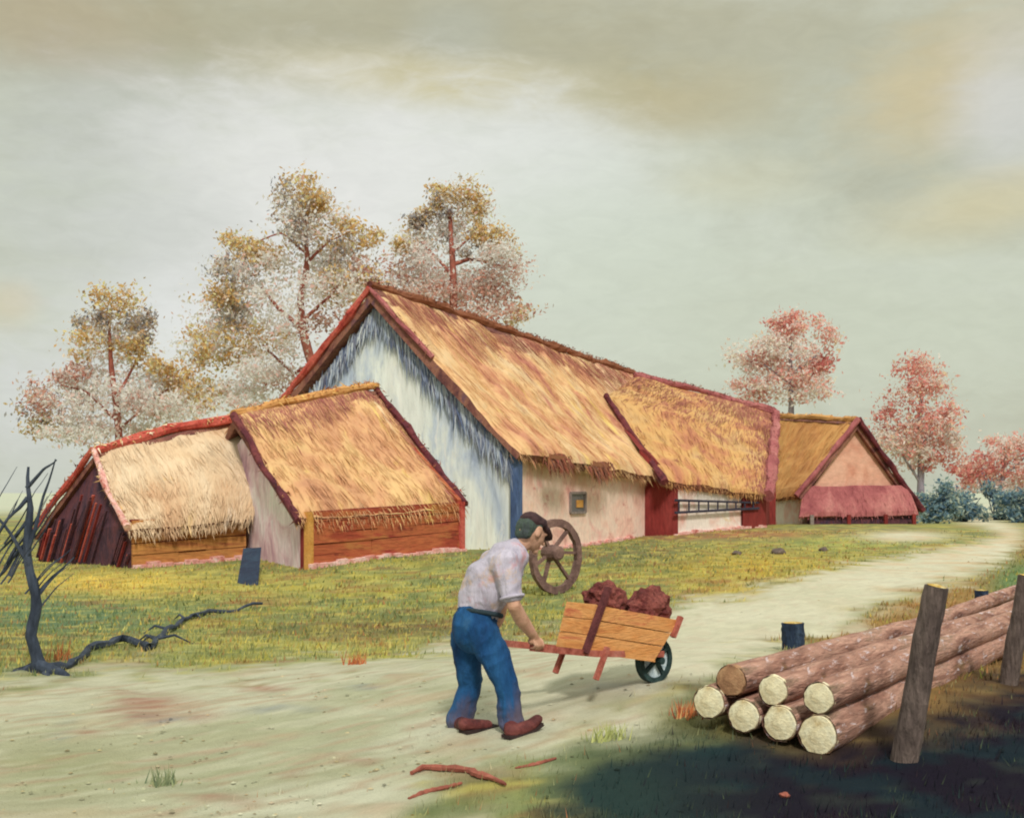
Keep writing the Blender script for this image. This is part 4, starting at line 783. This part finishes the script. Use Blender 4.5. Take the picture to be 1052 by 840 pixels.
# ================================================================ CART WHEEL
cw = P(571,572,19.7); cwt = thing('cart_wheel', 'old brown wooden cart wheel standing in the grass behind the man', 'wheel', ground(cw))
ex = Vector((.80,.60,0)); ez = Vector((0,0,1)); en = Vector((.60,-.80,0)); RX = .63*.66/.8; RZ = .585
rc = Vector((cw.x, cw.y, cwt.location.z+RZ+.0))
def rp(a, f=1.0): return rc+ex*math.cos(a)*.50*f+ez*math.sin(a)*RZ*f
mb = MB(); n = 40
ring = []
for k in range(n):
    a = 2*math.pi*k/n; o = rp(a)-rc; i_ = o*(.80+.02*random.uniform(-1,1)); o = o*(1+random.uniform(-.01,.01))
    for x in (o+en*.045, o-en*.045, i_-en*.045, i_+en*.045): ring.append(rc+x)
mb.add(ring, [(4*k+c, 4*((k+1) % n)+c, 4*((k+1) % n)+(c+1) % 4, 4*k+(c+1) % 4) for k in range(n) for c in range(4)]); mb.build('rim', M['wheel_wood'], cwt)
mb = MB(); hc = rc+ex*-.1+ez*.06; tube(mb, [hc-en*.12, hc+en*.02, hc+en*.2, hc+en*.22], [.11,.13,.11,.08], 14); mb.build('hub', M['wheel_wood'], cwt, smooth=False)
for a in (-50, 55, 130, 195, -125, 5):
    mb = MB(); bar(mb, hc, rp(math.radians(a), .85), .055, .045, jit=.004); mb.build('spoke', M['wheel_wood'], cwt)

# ================================================================ WHEELBARROW
def D(px): return 8.5+(px-553)/137*.85
def W(px, py, k=0): return P(px, py, D(px))+lat*k
b_dir = (P(690,684,D(690))-P(553,667,D(553))); b_dir.z = 0; b_dir.normalize(); lat = Vector((-b_dir.y, b_dir.x, 0))
wc = P(685,672,D(685))+lat*.13
wb = thing('wheelbarrow', 'orange wooden wheelbarrow with red shafts pushed by the man', 'wheelbarrow', ground(wc))
hN = W(546,665); hF = hN+lat*.46
fN = wc-lat*.07+Vector((0,0,.0)); fF = wc+lat*.07
for (a, b) in ((hN, fN), (hF, fF)):
    mb = MB(); m_ = W(610,671, 0 if a is hN else .36); pts = [a, a.lerp(m_,.35), m_, b]; 
    for x, y, w_ in zip(pts, pts[1:], (.036,.05,.05)): bar(mb, x, y+(y-x).normalized()*.012, w_, .045)
    mb.build('shaft', M['shaft'], wb)
TW = .30
tb0, tb1, tt0, tt1 = W(601,667), W(673,677), W(612,620), W(698,636)
f_ = lambda p: p+lat*TW
def panel(name, pts, n_in, mat='tray'):
    mb = MB(); a, b, c, d = [Vector(x) for x in pts]; rows = 3
    for k in range(rows):
        f0, f1 = k/rows, (k+1)/rows-.02; o = n_in*.022*random.uniform(.9,1.2)
        q0, q1, q2, q3 = a.lerp(d,f0), b.lerp(c,f0), b.lerp(c,f1), a.lerp(d,f1)
        box8(mb, [q0, q1, q1+o, q0+o, q3, q2, q2+o, q3+o])
    mb.build(name, M[mat], wb)
panel('side_panel', (tb0, tb1, tt1, tt0), lat)
panel('side_panel', (f_(tb0), f_(tb1), f_(tt1)+lat*.05, f_(tt0)), -lat)
panel('rear_panel', (f_(tb0), tb0-b_dir*.004, tt0-b_dir*.004, f_(tt0)), b_dir)
panel('front_panel', (f_(tb1), tb1, tt1, f_(tt1)+lat*.05), -b_dir)
mb = MB(); box8(mb, [tb0+Vector((0,0,-.02)), tb1+Vector((0,0,-.02)), f_(tb1)+Vector((0,0,-.02)), f_(tb0)+Vector((0,0,-.02)), tb0, tb1, f_(tb1), f_(tb0)]); mb.build('tray_floor', M['tray'], wb)
mb = MB(); bar(mb, W(598,670)-lat*.03, W(622,603)-lat*.03, .045, .035); mb.build('stake', M['stake'], wb)
mb = MB(); bar(mb, W(698,633)-lat*.012, W(690,654)-lat*.012, .04, .03); mb.build('stake', M['shaft'], wb)
for k in (0, .34):
    mb = MB(); bar(mb, W(620,664,k)-lat*.04*(1 if k == 0 else -1), W(608,697,k)-lat*.04*(1 if k == 0 else -1), .035, .03); mb.build('leg', M['shaft'], wb)
wr = wc.z-gzf(wc.x, wc.y); wr = max(.1, min(.17, wr)); wc2 = Vector((wc.x, wc.y, gzf(wc.x, wc.y)+wr))
mb = MB(); n = 28; vv_ = []
for k in range(n):
    a = 2*math.pi*k/n
    for rr, o in ((1,.03),(1,-.03),(.78,-.03),(.78,.03)): vv_.append(wc2+b_dir*math.cos(a)*wr*rr+Vector((0,0,math.sin(a)*wr*rr))+lat*o)
mb.add(vv_, [(4*k+c, 4*((k+1) % n)+c, 4*((k+1) % n)+(c+1) % 4, 4*k+(c+1) % 4) for k in range(n) for c in range(4)]); whl = mb.build('wheel', M['tyre'], wb)
mb = MB(); tube(mb, [wc2-lat*.012, wc2+lat*.012], [wr*.79, wr*.79], 24); mb.build('disc', M['wheel_disc'], whl)
mb = MB(); tube(mb, [wc2-lat*.09, wc2+lat*.09], [.028, .028], 10); mb.build('hub', M['tyre'], whl)
for a in (35, 125, 215, 305):
    mb = MB(); dd = b_dir*math.cos(math.radians(a))+Vector((0,0,math.sin(math.radians(a)))); bar(mb, wc2-lat*.02, wc2-lat*.02+dd*wr*.8, .03, .02, up=lat); mb.build('spoke', M['tyre'], whl)
def lump(name, lab, c, r, seed, grp):
    bm = bmesh.new(); bmesh.ops.create_icosphere(bm, subdivisions=4, radius=1)
    for v_ in bm.verts:
        n_ = v_.co.normalized(); k = 1+.28*mnoise.fractal(n_*2.2+Vector((seed,0,0)), 1., 2., 4)+.10*mnoise.noise(n_*9+Vector((seed,3,0)))
        v_.co = Vector((n_.x*r[0], n_.y*r[1], n_.z*r[2]))*k
        v_.co = b_dir*v_.co.x+lat*v_.co.y+Vector((0,0,v_.co.z))
    me = bpy.data.meshes.new(name); bm.to_mesh(me); bm.free(); me.materials.append(M['turf']); o = bpy.data.objects.new(name, me); col.objects.link(o); o.location = c
    return tag(o, lab, 'turf sod', grp)
lump('turf_lump', 'rounded dark red brown turf lump at the rear of the wheelbarrow load', W(637,620,.15), (.155,.15,.14), 3, 'load in the wheelbarrow')
lump('turf_lump', 'wider reddish brown turf lump over the front of the wheelbarrow', W(681,627,.16), (.2,.15,.155), 11, 'load in the wheelbarrow')

# ================================================================ MAN
def blob(name, parts, mat, parent, vox, smooth_it=4, noise_amt=0.0, tp=False):
    """parts: chains of (point, r_along_normal, r_lateral) melted into one continuous surface"""
    bm = bmesh.new()
    for ch in parts:
        for (p0, a0, b0), (p1, a1, b1) in zip(ch, ch[1:]):
            L_ = (p1-p0).length; st = max(2, int(L_/(.35*min(a0, a1, b0, b1)))+1)
            for k in range(st+1):
                f = k/st; p = p0.lerp(p1, f); ra = a0+(a1-a0)*f; rb_ = b0+(b1-b0)*f
                r = bmesh.ops.create_icosphere(bm, subdivisions=2, radius=1)
                for v_ in r['verts']:
                    c = v_.co.copy(); v_.co = p+side*c.x*rb_+fwd*c.y*ra+Vector((0,0,c.z*ra))
    me = bpy.data.meshes.new(name+'_src'); bm.to_mesh(me); bm.free(); o = bpy.data.objects.new(name+'_src', me); col.objects.link(o)
    md_ = o.modifiers.new('r', 'REMESH'); md_.mode = 'VOXEL'; md_.voxel_size = vox
    if smooth_it: s = o.modifiers.new('s', 'SMOOTH'); s.iterations = smooth_it; s.factor = .5
    dg = bpy.context.evaluated_depsgraph_get(); me2 = bpy.data.meshes.new_from_object(o.evaluated_get(dg)); me2.name = name
    bpy.data.objects.remove(o); me2.materials.clear(); me2.materials.append(mat)
    off = wloc(parent)
    n = len(me2.vertices); arr = np.zeros(n*3); me2.vertices.foreach_get('co', arr); arr = arr.reshape(-1, 3)
    if noise_amt:
        nr = np.zeros(n*3); me2.vertices.foreach_get('normal', nr); nr = nr.reshape(-1, 3)
        k = np.array([.6*mnoise.fractal(Vector((p[0]*6, p[1]*6, p[2]*3.)), 1., 2., 2)+.55*(.3-abs(mnoise.noise(Vector((p[0]*4+p[2]*5, p[1]*4, p[2]*9-p[0]*4))))) for p in arr]); arr = arr+nr*(k*noise_amt)[:, None]
    me2.vertices.foreach_set('co', (arr-np.array(off)).ravel()); me2.polygons.foreach_set('use_smooth', [True]*len(me2.polygons)); me2.update()
    o2 = bpy.data.objects.new(name, me2); col.objects.link(o2); o2.parent = parent; return o2
fwd = b_dir.copy(); side = Vector((fwd.y, -fwd.x, 0))      # side: his right, towards the viewer
gf = G(528,757); gb = G(484,752)
man = thing('person', 'stooping man in lavender shirt, blue trousers and brown cap pushing the wheelbarrow', 'person', Vector(((gf.x+gb.x)/2, (gf.y+gb.y)/2, gzf((gf.x+gb.x)/2, (gf.y+gb.y)/2))))
dm = 8.48
J = lambda px, py, o=0: P(px, py, dm+o)
pel, wai, che, nk = J(489,640), J(494,622), J(511,588), J(529,565)
hR, hL = J(499,652,-.09), J(481,652,.09)
kR, kL = J(519,702,-.13), J(483,704,.12)
aR_, aL_ = J(525,743,-.13), J(471,743,.14)
hd = J(547,546,.02)
sR, sL = J(519,578,-.17), J(507,576,.19)
eR, eL = J(528,622,-.22), J(515,622,.25)
haR = hN+b_dir*.035+Vector((0,0,.012)); haL = hF+b_dir*.035+Vector((0,0,.012))
def hand(h, sgn):                       # palm plus four fingers closed round the shaft and a thumb
    ch = []
    pc = h+Vector((0,0,.03))
    ch.append([(pc-fwd*.035, .024, .03), (pc+fwd*.035, .022, .03)])
    for k, ln_ in enumerate((.9,1.0,.95,.75)):
        b = pc+fwd*(.036-.024*k)+side*sgn*.03
        p1 = b+side*sgn*.012+Vector((0,0,-.03*ln_)); p2 = b-side*sgn*.008+Vector((0,0,-.058*ln_)); p3 = b-side*sgn*.036+Vector((0,0,-.062*ln_))
        ch.append([(b,.0095,.0095),(p1,.009,.009),(p2,.0085,.0085),(p3,.0075,.0075)])
    b = pc+fwd*.01-side*sgn*.022; ch.append([(b,.012,.012),(b+fwd*.03-side*sgn*.015+Vector((0,0,-.02)),.0105,.0105),(b+fwd*.045-side*sgn*.0+Vector((0,0,-.042)),.009,.009)])
    return ch
hx = (fwd*.82+Vector((0,0,-.38))).normalized()      # face looks forward and down
hu = Vector((fwd.x*.38, fwd.y*.38, .9)).normalized()
body = [[(pel,.12,.15),(wai,.11,.14),(che,.125,.165),(nk,.07,.08)], [(nk,.055,.055),(hd-hu*.05,.055,.055)],
        [(hd-hu*.0-hx*.02,.098,.078),(hd+hx*.015-hu*.02,.09,.072),(hd+hx*.035-hu*.065,.055,.05)],
        [(hd+hx*.092-hu*.01,.012,.011),(hd+hx*.122-hu*.038,.014,.014)], [(hd+hx*.082-hu*.075,.014,.026),(hd+hx*.09-hu*.078,.011,.02)], [(hd+hx*.07-hu*.108,.024,.026),(hd+hx*.075-hu*.11,.022,.024)],
        [(hd+hx*.09+hu*.02-side*.035,.013,.014),(hd+hx*.09+hu*.02+side*.035,.013,.014)],
        [(hd+side*.078-hx*.01+hu*.012,.028,.012),(hd+side*.082-hx*.015-hu*.025,.02,.011)], [(hd-side*.078-hx*.01+hu*.012,.028,.012),(hd-side*.082-hx*.015-hu*.025,.02,.011)],
        [(che,.1,.14),(sR,.062,.062),(eR,.048,.048),(eR.lerp(haR,.35),.05,.05),(haR-fwd*.0+Vector((0,0,.045)),.03,.03)], [(che,.1,.14),(sL,.062,.062),(eL,.048,.048),(eL.lerp(haL,.35),.05,.05),(haL+Vector((0,0,.045)),.03,.03)],
        [(pel,.1,.12),(hR,.09,.09),(kR,.06,.06),(aR_,.04,.04),(J(540,748,-.11),.03,.035)], [(pel,.1,.12),(hL,.09,.09),(kL,.06,.06),(aL_,.04,.04),(J(486,748,.15),.03,.035)]]
body += hand(haR, 1)+hand(haL, -1)
bd = blob('body', body, M['skin'], man, .0065, 2)
for s in (-1, 1):
    mb = MB(); c = hd+hx*.083+hu*.002+side*.033*s; tube(mb, [c-hx*.01, c+hx*.008], [.011,.007], 8); mb.build('eye', M['thread'], man)
shm = .5
shirt = [[(wai+Vector((0,0,-.03)),.135,.165),(wai.lerp(che,.5)+fwd*-.015,.15,.18),(che-fwd*.01,.148,.19),(nk-fwd*.03-Vector((0,0,.035)),.10,.13)],
         [(J(484,626),.09,.12),(J(500,590)-fwd*.03,.11,.15),(J(518,570)-fwd*.02,.085,.12)],
         [(che+Vector((0,0,.03)),.11,.15),(sR,.088,.088),(sR.lerp(eR,.75),.08,.08)], [(che+Vector((0,0,.03)),.11,.15),(sL,.088,.088),(sL.lerp(eL,.75),.08,.08)], [(nk-Vector((0,0,.03)),.078,.085),(nk+fwd*.012+Vector((0,0,.004)),.07,.072)]]
blob('shirt', shirt, M['shirt'], man, .009, 2, .034)
tr_ = [[(wai+Vector((0,0,-.042))-fwd*.006,.134,.162),(pel-fwd*.012,.15,.17),(pel-fwd*.02-Vector((0,0,.05)),.14,.165)],
       [(pel,.12,.13),(hR,.118,.112),(hR.lerp(kR,.6),.092,.09),(kR,.08,.08),(kR.lerp(aR_,.5),.082,.08),(aR_+Vector((0,0,.01)),.088,.08)],
       [(pel,.12,.13),(hL,.118,.112),(hL.lerp(kL,.6),.094,.09),(kL,.082,.08),(kL.lerp(aL_,.5),.086,.08),(aL_+Vector((0,0,.012))+fwd*.01,.1,.085)]]
blob('trousers', tr_, M['trousers'], man, .009, 2, .036)
bl = [];
for k in range(20):
    a = 2*math.pi*k/19; c = wai+Vector((0,0,-.045)); bl.append((c+fwd*(math.cos(a)*.128-.004)+side*math.sin(a)*.16+Vector((0,0,-.028*math.cos(a))),.018,.018))
blob('belt', [bl], M['belt'], man, .009, 1)
tz = Vector((0,0,1))
sh1 = [[(gf+tz*.045-fwd*.03,.046,.046),(gf+tz*.045+fwd*.06,.044,.05),(gf+tz*.065+fwd*.15,.04,.05),(gf+tz*.095+fwd*.205,.032,.042)], [(gf+tz*.03-fwd*.02,.045,.045),(aR_-Vector((0,0,.0)),.055,.055)]]
sh2 = [[(gb+tz*.06-fwd*.06,.042,.044),(gb+tz*.045+fwd*.04,.042,.048),(gb+tz*.036+fwd*.14,.034,.044)], [(gb+tz*.06-fwd*.04,.042,.042),(aL_-Vector((0,0,.0)),.055,.055)]]
blob('boot', sh1, M['shoe'], man, .009, 2, .004); blob('boot', sh2, M['shoe'], man, .009, 2, .004)
def loop(c, ax, r, w, n=14):
    e = ax.orthogonal().normalized(); f = ax.cross(e); return [(c+(e*math.cos(2*math.pi*k/n)+f*math.sin(2*math.pi*k/n))*r, w, w) for k in range(n+1)]
blob('cuff', [loop(sR.lerp(eR,.8), (eR-sR).normalized(), .074, .014)], M['shirt'], man, .008, 1, .006)
blob('cuff', [loop(sL.lerp(eL,.8), (eL-sL).normalized(), .074, .014)], M['shirt'], man, .008, 1, .006)
blob('collar', [loop(nk+fwd*.008-tz*.004, (hd-nk).normalized(), .068, .014)], M['shirt'], man, .008, 1, .006)
for g_, dz in ((gf, .0), (gb, .0)):
    mb = MB(); pts = [g_-fwd*.07+tz*.012, g_+fwd*.05+tz*.012, g_+fwd*.14+tz*(.028 if g_ is gf else .014), g_+fwd*.215+tz*(.062 if g_ is gf else .016)]
    for x, y in zip(pts, pts[1:]): bar(mb, x, y+(y-x).normalized()*.006, .088, .022)
    mb.build('boot_sole', M['thread'], man)
hr = [[(hd-hx*.055+hu*.01-side*.03,.066,.05),(hd-hx*.055+hu*.01+side*.03,.066,.05)], [(hd-hx*.07-hu*.04-side*.03,.04,.04),(hd-hx*.07-hu*.04+side*.03,.04,.04)], [(hd+side*.066-hx*.0-hu*.015,.022,.018),(hd+side*.066-hx*.01+hu*.03,.03,.02)]]
blob('hair', hr, M['hair'], man, .008, 2, .008)
cp_ = [[(hd+hu*.062-hx*.045,.062,.092),(hd+hu*.066+hx*.02,.052,.094)], [(hd+hu*.05+hx*.07,.026,.085),(hd+hu*.028+hx*.125,.013,.07),(hd+hu*.008+hx*.15,.010,.05)]]
blob('cap', cp_, M['cap'], man, .008, 2, .006)

# ================================================================ SMALL THINGS ON THE GROUND
def stick(lab, pl, r, mat):
    pts = [G(a, b)+Vector((0,0,r*.7)) for a, b in pl]; mb = MB(); n = 24; rs = wobble(resample(pts, n), .025, 5)
    rs = [Vector((p.x, p.y, gzf(p.x, p.y)+r*.8)) for p in rs]
    tube(mb, rs, [r*(.45+.55*math.sin(math.pi*(k+.6)/n))*random.uniform(.75,1.25) for k in range(n)], 7, 0, True, .15); o = mb.build('fallen_branch', mat, None, ground(pts[0])); tag(o, lab, 'branch'); return o
stick('crooked red brown branch lying at the bottom edge of the path', [(424,797),(438,790),(462,792),(484,794),(502,802),(517,809)], .022, M['bark_red'])
stick('short red brown twig below the crooked branch near the bottom edge', [(420,822),(440,814),(460,809),(474,806)], .015, M['bark_red'])
stick('thin brown twig right of the man near the dark soil', [(530,790),(552,786),(572,780)], .012, M['bark_red'])
def stone(lab, px, py, r, mat):
    c = G(px, py); bm = bmesh.new(); bmesh.ops.create_icosphere(bm, subdivisions=3, radius=r)
    for v_ in bm.verts: v_.co *= 1+.3*mnoise.noise(v_.co/r*1.3+Vector((px,py,0))); v_.co.z *= .6
    me = bpy.data.meshes.new('stone'); bm.to_mesh(me); bm.free(); me.materials.append(mat); o = bpy.data.objects.new('stone', me); col.objects.link(o); o.location = c+Vector((0,0,r*.3)); tag(o, lab, 'stone')
stone('small dark stone in the yellow grass nearest the cart wheel side of the road', 757, 570, .1, M['post'])
stone('larger dark stone in the yellow grass left of the bend', 800, 569, .16, M['post'])
stone('small dark stone on the pale verge in front of the cottage', 846, 566, .12, M['post'])
stone('small reddish clod in the dark soil below the logs', 806, 818, .028, M['bark_red'])
def tuft(lab, px, py, n, h, mat):
    c = G(px, py); mb = MB()
    for _ in range(n):
        p = c+Vector((random.gauss(0,.05), random.gauss(0,.03), -.01)); d = Vector((random.gauss(.15,.35), random.gauss(0,.2), 1)).normalized(); s = Vector((.006,0,0)); mb.add([p-s, p+s, p+d*h*random.uniform(.4,1.2)], [(0,1,2)])
    o = mb.build('grass_tuft', mat, None, c); tag(o, lab, 'grass tuft')
T_r = island('rust blades', [A(168,84,50), A(200,124,72), A(140,62,48), A(190,150,96)]); T_g = island('grey green blades', [A(96,110,84), A(130,138,100), A(150,150,110)])
tuft('rust orange tuft of grass at the upper edge of the path left of the man', 366, 682, 60, .13, T_r)
tuft('rust brown tuft of weeds left of the log ends', 703, 738, 80, .13, T_r)
tuft('grey green tuft of grass on the lower left path', 168, 806, 70, .12, T_g)
tuft('sparse brown tuft beside the foot of the bare tree', 62, 678, 40, .2, T_r)
tuft('yellow green tuft at the dark soil edge right of the boots', 625, 760, 70, .13, island('lime blades', [A(150,158,92), A(176,176,110), A(120,130,84)]))

# ================================================================ SKY, SUN, CAMERA
w = bpy.data.worlds.new('World'); sc.world = w; w.use_nodes = True; t = w.node_tree; t.nodes.clear(); L = t.links.new
SUN_EL, SUN_AZ = 44, 170              # azimuth measured clockwise from +Y
sky = N(t, 'ShaderNodeTexSky', sky_type='NISHITA'); sky.sun_disc = False; sky.sun_elevation = math.radians(SUN_EL); sky.sun_rotation = math.radians(SUN_AZ); sky.dust_density = 3
tc = N(t, 'ShaderNodeTexCoord'); sep = N(t, 'ShaderNodeSeparateXYZ'); L(tc.outputs['Generated'], sep.inputs[0])
def dirv(px, py): return (P(px, py, 1)-Vector((0,0,H))).normalized()
def cloudnoise(scale, st, rot=0, dist=1.2, det=6.):
    mp = N(t, 'ShaderNodeMapping'); mp.inputs['Scale'].default_value = st; mp.inputs['Rotation'].default_value = (0, rot, 0); L(tc.outputs['Generated'], mp.inputs[0])
    n = N(t, 'ShaderNodeTexNoise', Scale=scale, Detail=det, Roughness=.6, Distortion=dist); L(mp.outputs[0], n.inputs['Vector']); return n.outputs[0]
def C(r, g, b, k=1.0): return tuple(x*k for x in lin((r, g, b)))+(1,)
base = ramp(t, cloudnoise(2.6, (1,1,2.6), .1), [C(178,178,156), C(192,195,176), C(204,208,192), C(198,203,184)], .3, .7)
cur = base
nb = cloudnoise(5., (1,1,2.2), .3, 1.5); nf = cloudnoise(26., (1,1,3.), .35, .6)
def blobc(px, py, rx, ry, colr, amt, rot=0):
    """a soft patch of cloud round a direction of the sky"""
    global cur
    c = dirv(px, py); ex_ = Vector((1,0,0)); 
    sb = N(t, 'ShaderNodeVectorMath', operation='SUBTRACT'); L(tc.outputs['Generated'], sb.inputs[0]); sb.inputs[1].default_value = c
    mp = N(t, 'ShaderNodeMapping', vector_type='POINT'); mp.inputs['Rotation'].default_value = (0, rot, 0); L(sb.outputs[0], mp.inputs[0])
    m2 = N(t, 'ShaderNodeVectorMath', operation='MULTIPLY'); L(mp.outputs[0], m2.inputs[0]); m2.inputs[1].default_value = (F/rx, F/max(rx,ry)*.8, F/ry)
    ln_ = N(t, 'ShaderNodeVectorMath', operation='LENGTH'); L(m2.outputs[0], ln_.inputs[0])
    ad = N(t, 'ShaderNodeMath', operation='MULTIPLY_ADD'); L(nb, ad.inputs[0]); ad.inputs[1].default_value = -1.1; L(ln_.outputs[1], ad.inputs[2])
    ad2 = N(t, 'ShaderNodeMath', operation='MULTIPLY_ADD'); L(nf, ad2.inputs[0]); ad2.inputs[1].default_value = -.7; L(ad.outputs[0], ad2.inputs[2])
    mr = N(t, 'ShaderNodeMapRange', interpolation_type='SMOOTHSTEP'); mr.inputs['From Min'].default_value = -.75; mr.inputs['From Max'].default_value = .65; mr.inputs['To Min'].default_value = amt; mr.inputs['To Max'].default_value = 0; L(ad2.outputs[0], mr.inputs[0])
    mx = N(t, 'ShaderNodeMix', data_type='RGBA'); L(mr.outputs[0], mx.inputs[0]); L(cur, mx.inputs[6]); mx.inputs[7].default_value = colr; cur = mx.outputs[2]
for bb in ((230, 30, 420, 62, C(174,168,138), .8, .06), (740, 45, 360, 60, C(178,174,146), .75, -.04), (470, 92, 170, 26, C(200,186,126), .75, -.08), (640, 112, 150, 40, C(180,172,132), .6),
  (110, 120, 110, 60, C(186,190,184), .5), (40, 15, 120, 40, C(182,166,132), .5), (720, 110, 90, 30, C(194,182,144), .5), (880, 140, 140, 90, C(186,189,168), .55), (970, 85, 90, 55, C(206,192,152), .8, .4),
  (1035, 110, 50, 70, C(210,211,206), .8, .2), (1010, 215, 110, 32, C(210,200,160), .75, .15), (740, 190, 80, 26, C(203,198,164), .6), (560, 165, 110, 60, C(220,223,216), .9, -.2), (470, 30, 44, 26, C(184,188,174), .5),
  (400, 190, 220, 90, C(226,228,221), .95), (190, 300, 80, 90, C(226,228,226), .95), (300, 250, 200, 140, C(226,226,221), .85), (640, 270, 180, 100, C(208,215,199), .8), (90, 230, 130, 80, C(190,194,184), .6),
  (8, 315, 26, 22, C(210,199,168), .6), (880, 330, 280, 90, C(202,208,188), .8), (30, 470, 130, 90, C(200,204,196), .6), (60, 400, 90, 60, C(214,216,214), .7)):
    blobc(*bb)
# brush streaks and overcast brightening towards the zenith
hs = N(t, 'ShaderNodeHueSaturation'); mr = N(t, 'ShaderNodeMapRange'); mr.inputs['From Min'].default_value = .3; mr.inputs['From Max'].default_value = .7; mr.inputs['To Min'].default_value = .965; mr.inputs['To Max'].default_value = 1.03
L(cloudnoise(40., (1,1,2.6), .7, .8, 5.), mr.inputs[0]); L(cur, hs.inputs['Color']); L(mr.outputs[0], hs.inputs['Value'])
zen = N(t, 'ShaderNodeMapRange', interpolation_type='SMOOTHSTEP'); zen.inputs['From Min'].default_value = .40; zen.inputs['From Max'].default_value = .95; zen.inputs['To Min'].default_value = 10.; zen.inputs['To Max'].default_value = 19.; L(sep.outputs[2], zen.inputs[0])
sca = N(t, 'ShaderNodeVectorMath', operation='SCALE'); L(hs.outputs[0], sca.inputs[0]); L(zen.outputs[0], sca.inputs['Scale'])
mx = N(t, 'ShaderNodeMix', data_type='RGBA'); mx.inputs[0].default_value = .95; L(sky.outputs[0], mx.inputs[6]); L(sca.outputs[0], mx.inputs[7])
bg = N(t, 'ShaderNodeBackground'); bg.inputs[1].default_value = .1; L(mx.outputs[2], bg.inputs[0]); ow = N(t, 'ShaderNodeOutputWorld'); L(bg.outputs[0], ow.inputs[0])
sl = bpy.data.lights.new('sun', 'SUN'); sl.energy = 2.5; sl.angle = math.radians(8); sl.color = (1, .93, .82); so_ = bpy.data.objects.new('sun', sl); col.objects.link(so_)
az, el = math.radians(SUN_AZ), math.radians(SUN_EL); sv = Vector((math.sin(az)*math.cos(el), math.cos(az)*math.cos(el), math.sin(el)))
so_.rotation_euler = (-sv).to_track_quat('-Z', 'Y').to_euler(); so_.location = sv*60
cam = bpy.data.cameras.new('camera'); co = bpy.data.objects.new('camera', cam); col.objects.link(co); sc.camera = co
co.location = (0, 0, H); co.rotation_euler = (math.radians(90), 0, 0); cam.sensor_width = 36; cam.lens = 36*F/1052; cam.shift_y = (CY-420)/1052; cam.clip_end = 4000; cam.clip_start = .1
vs_ = sc.view_settings; vs_.view_transform = 'Standard'; vs_.look = 'None'; vs_.exposure = .07; vs_.gamma = 1; vs_.use_curve_mapping = False
sc.cycles.filter_width = 2.0; sc.cycles.use_denoising = True; sc.cycles.max_bounces = 6
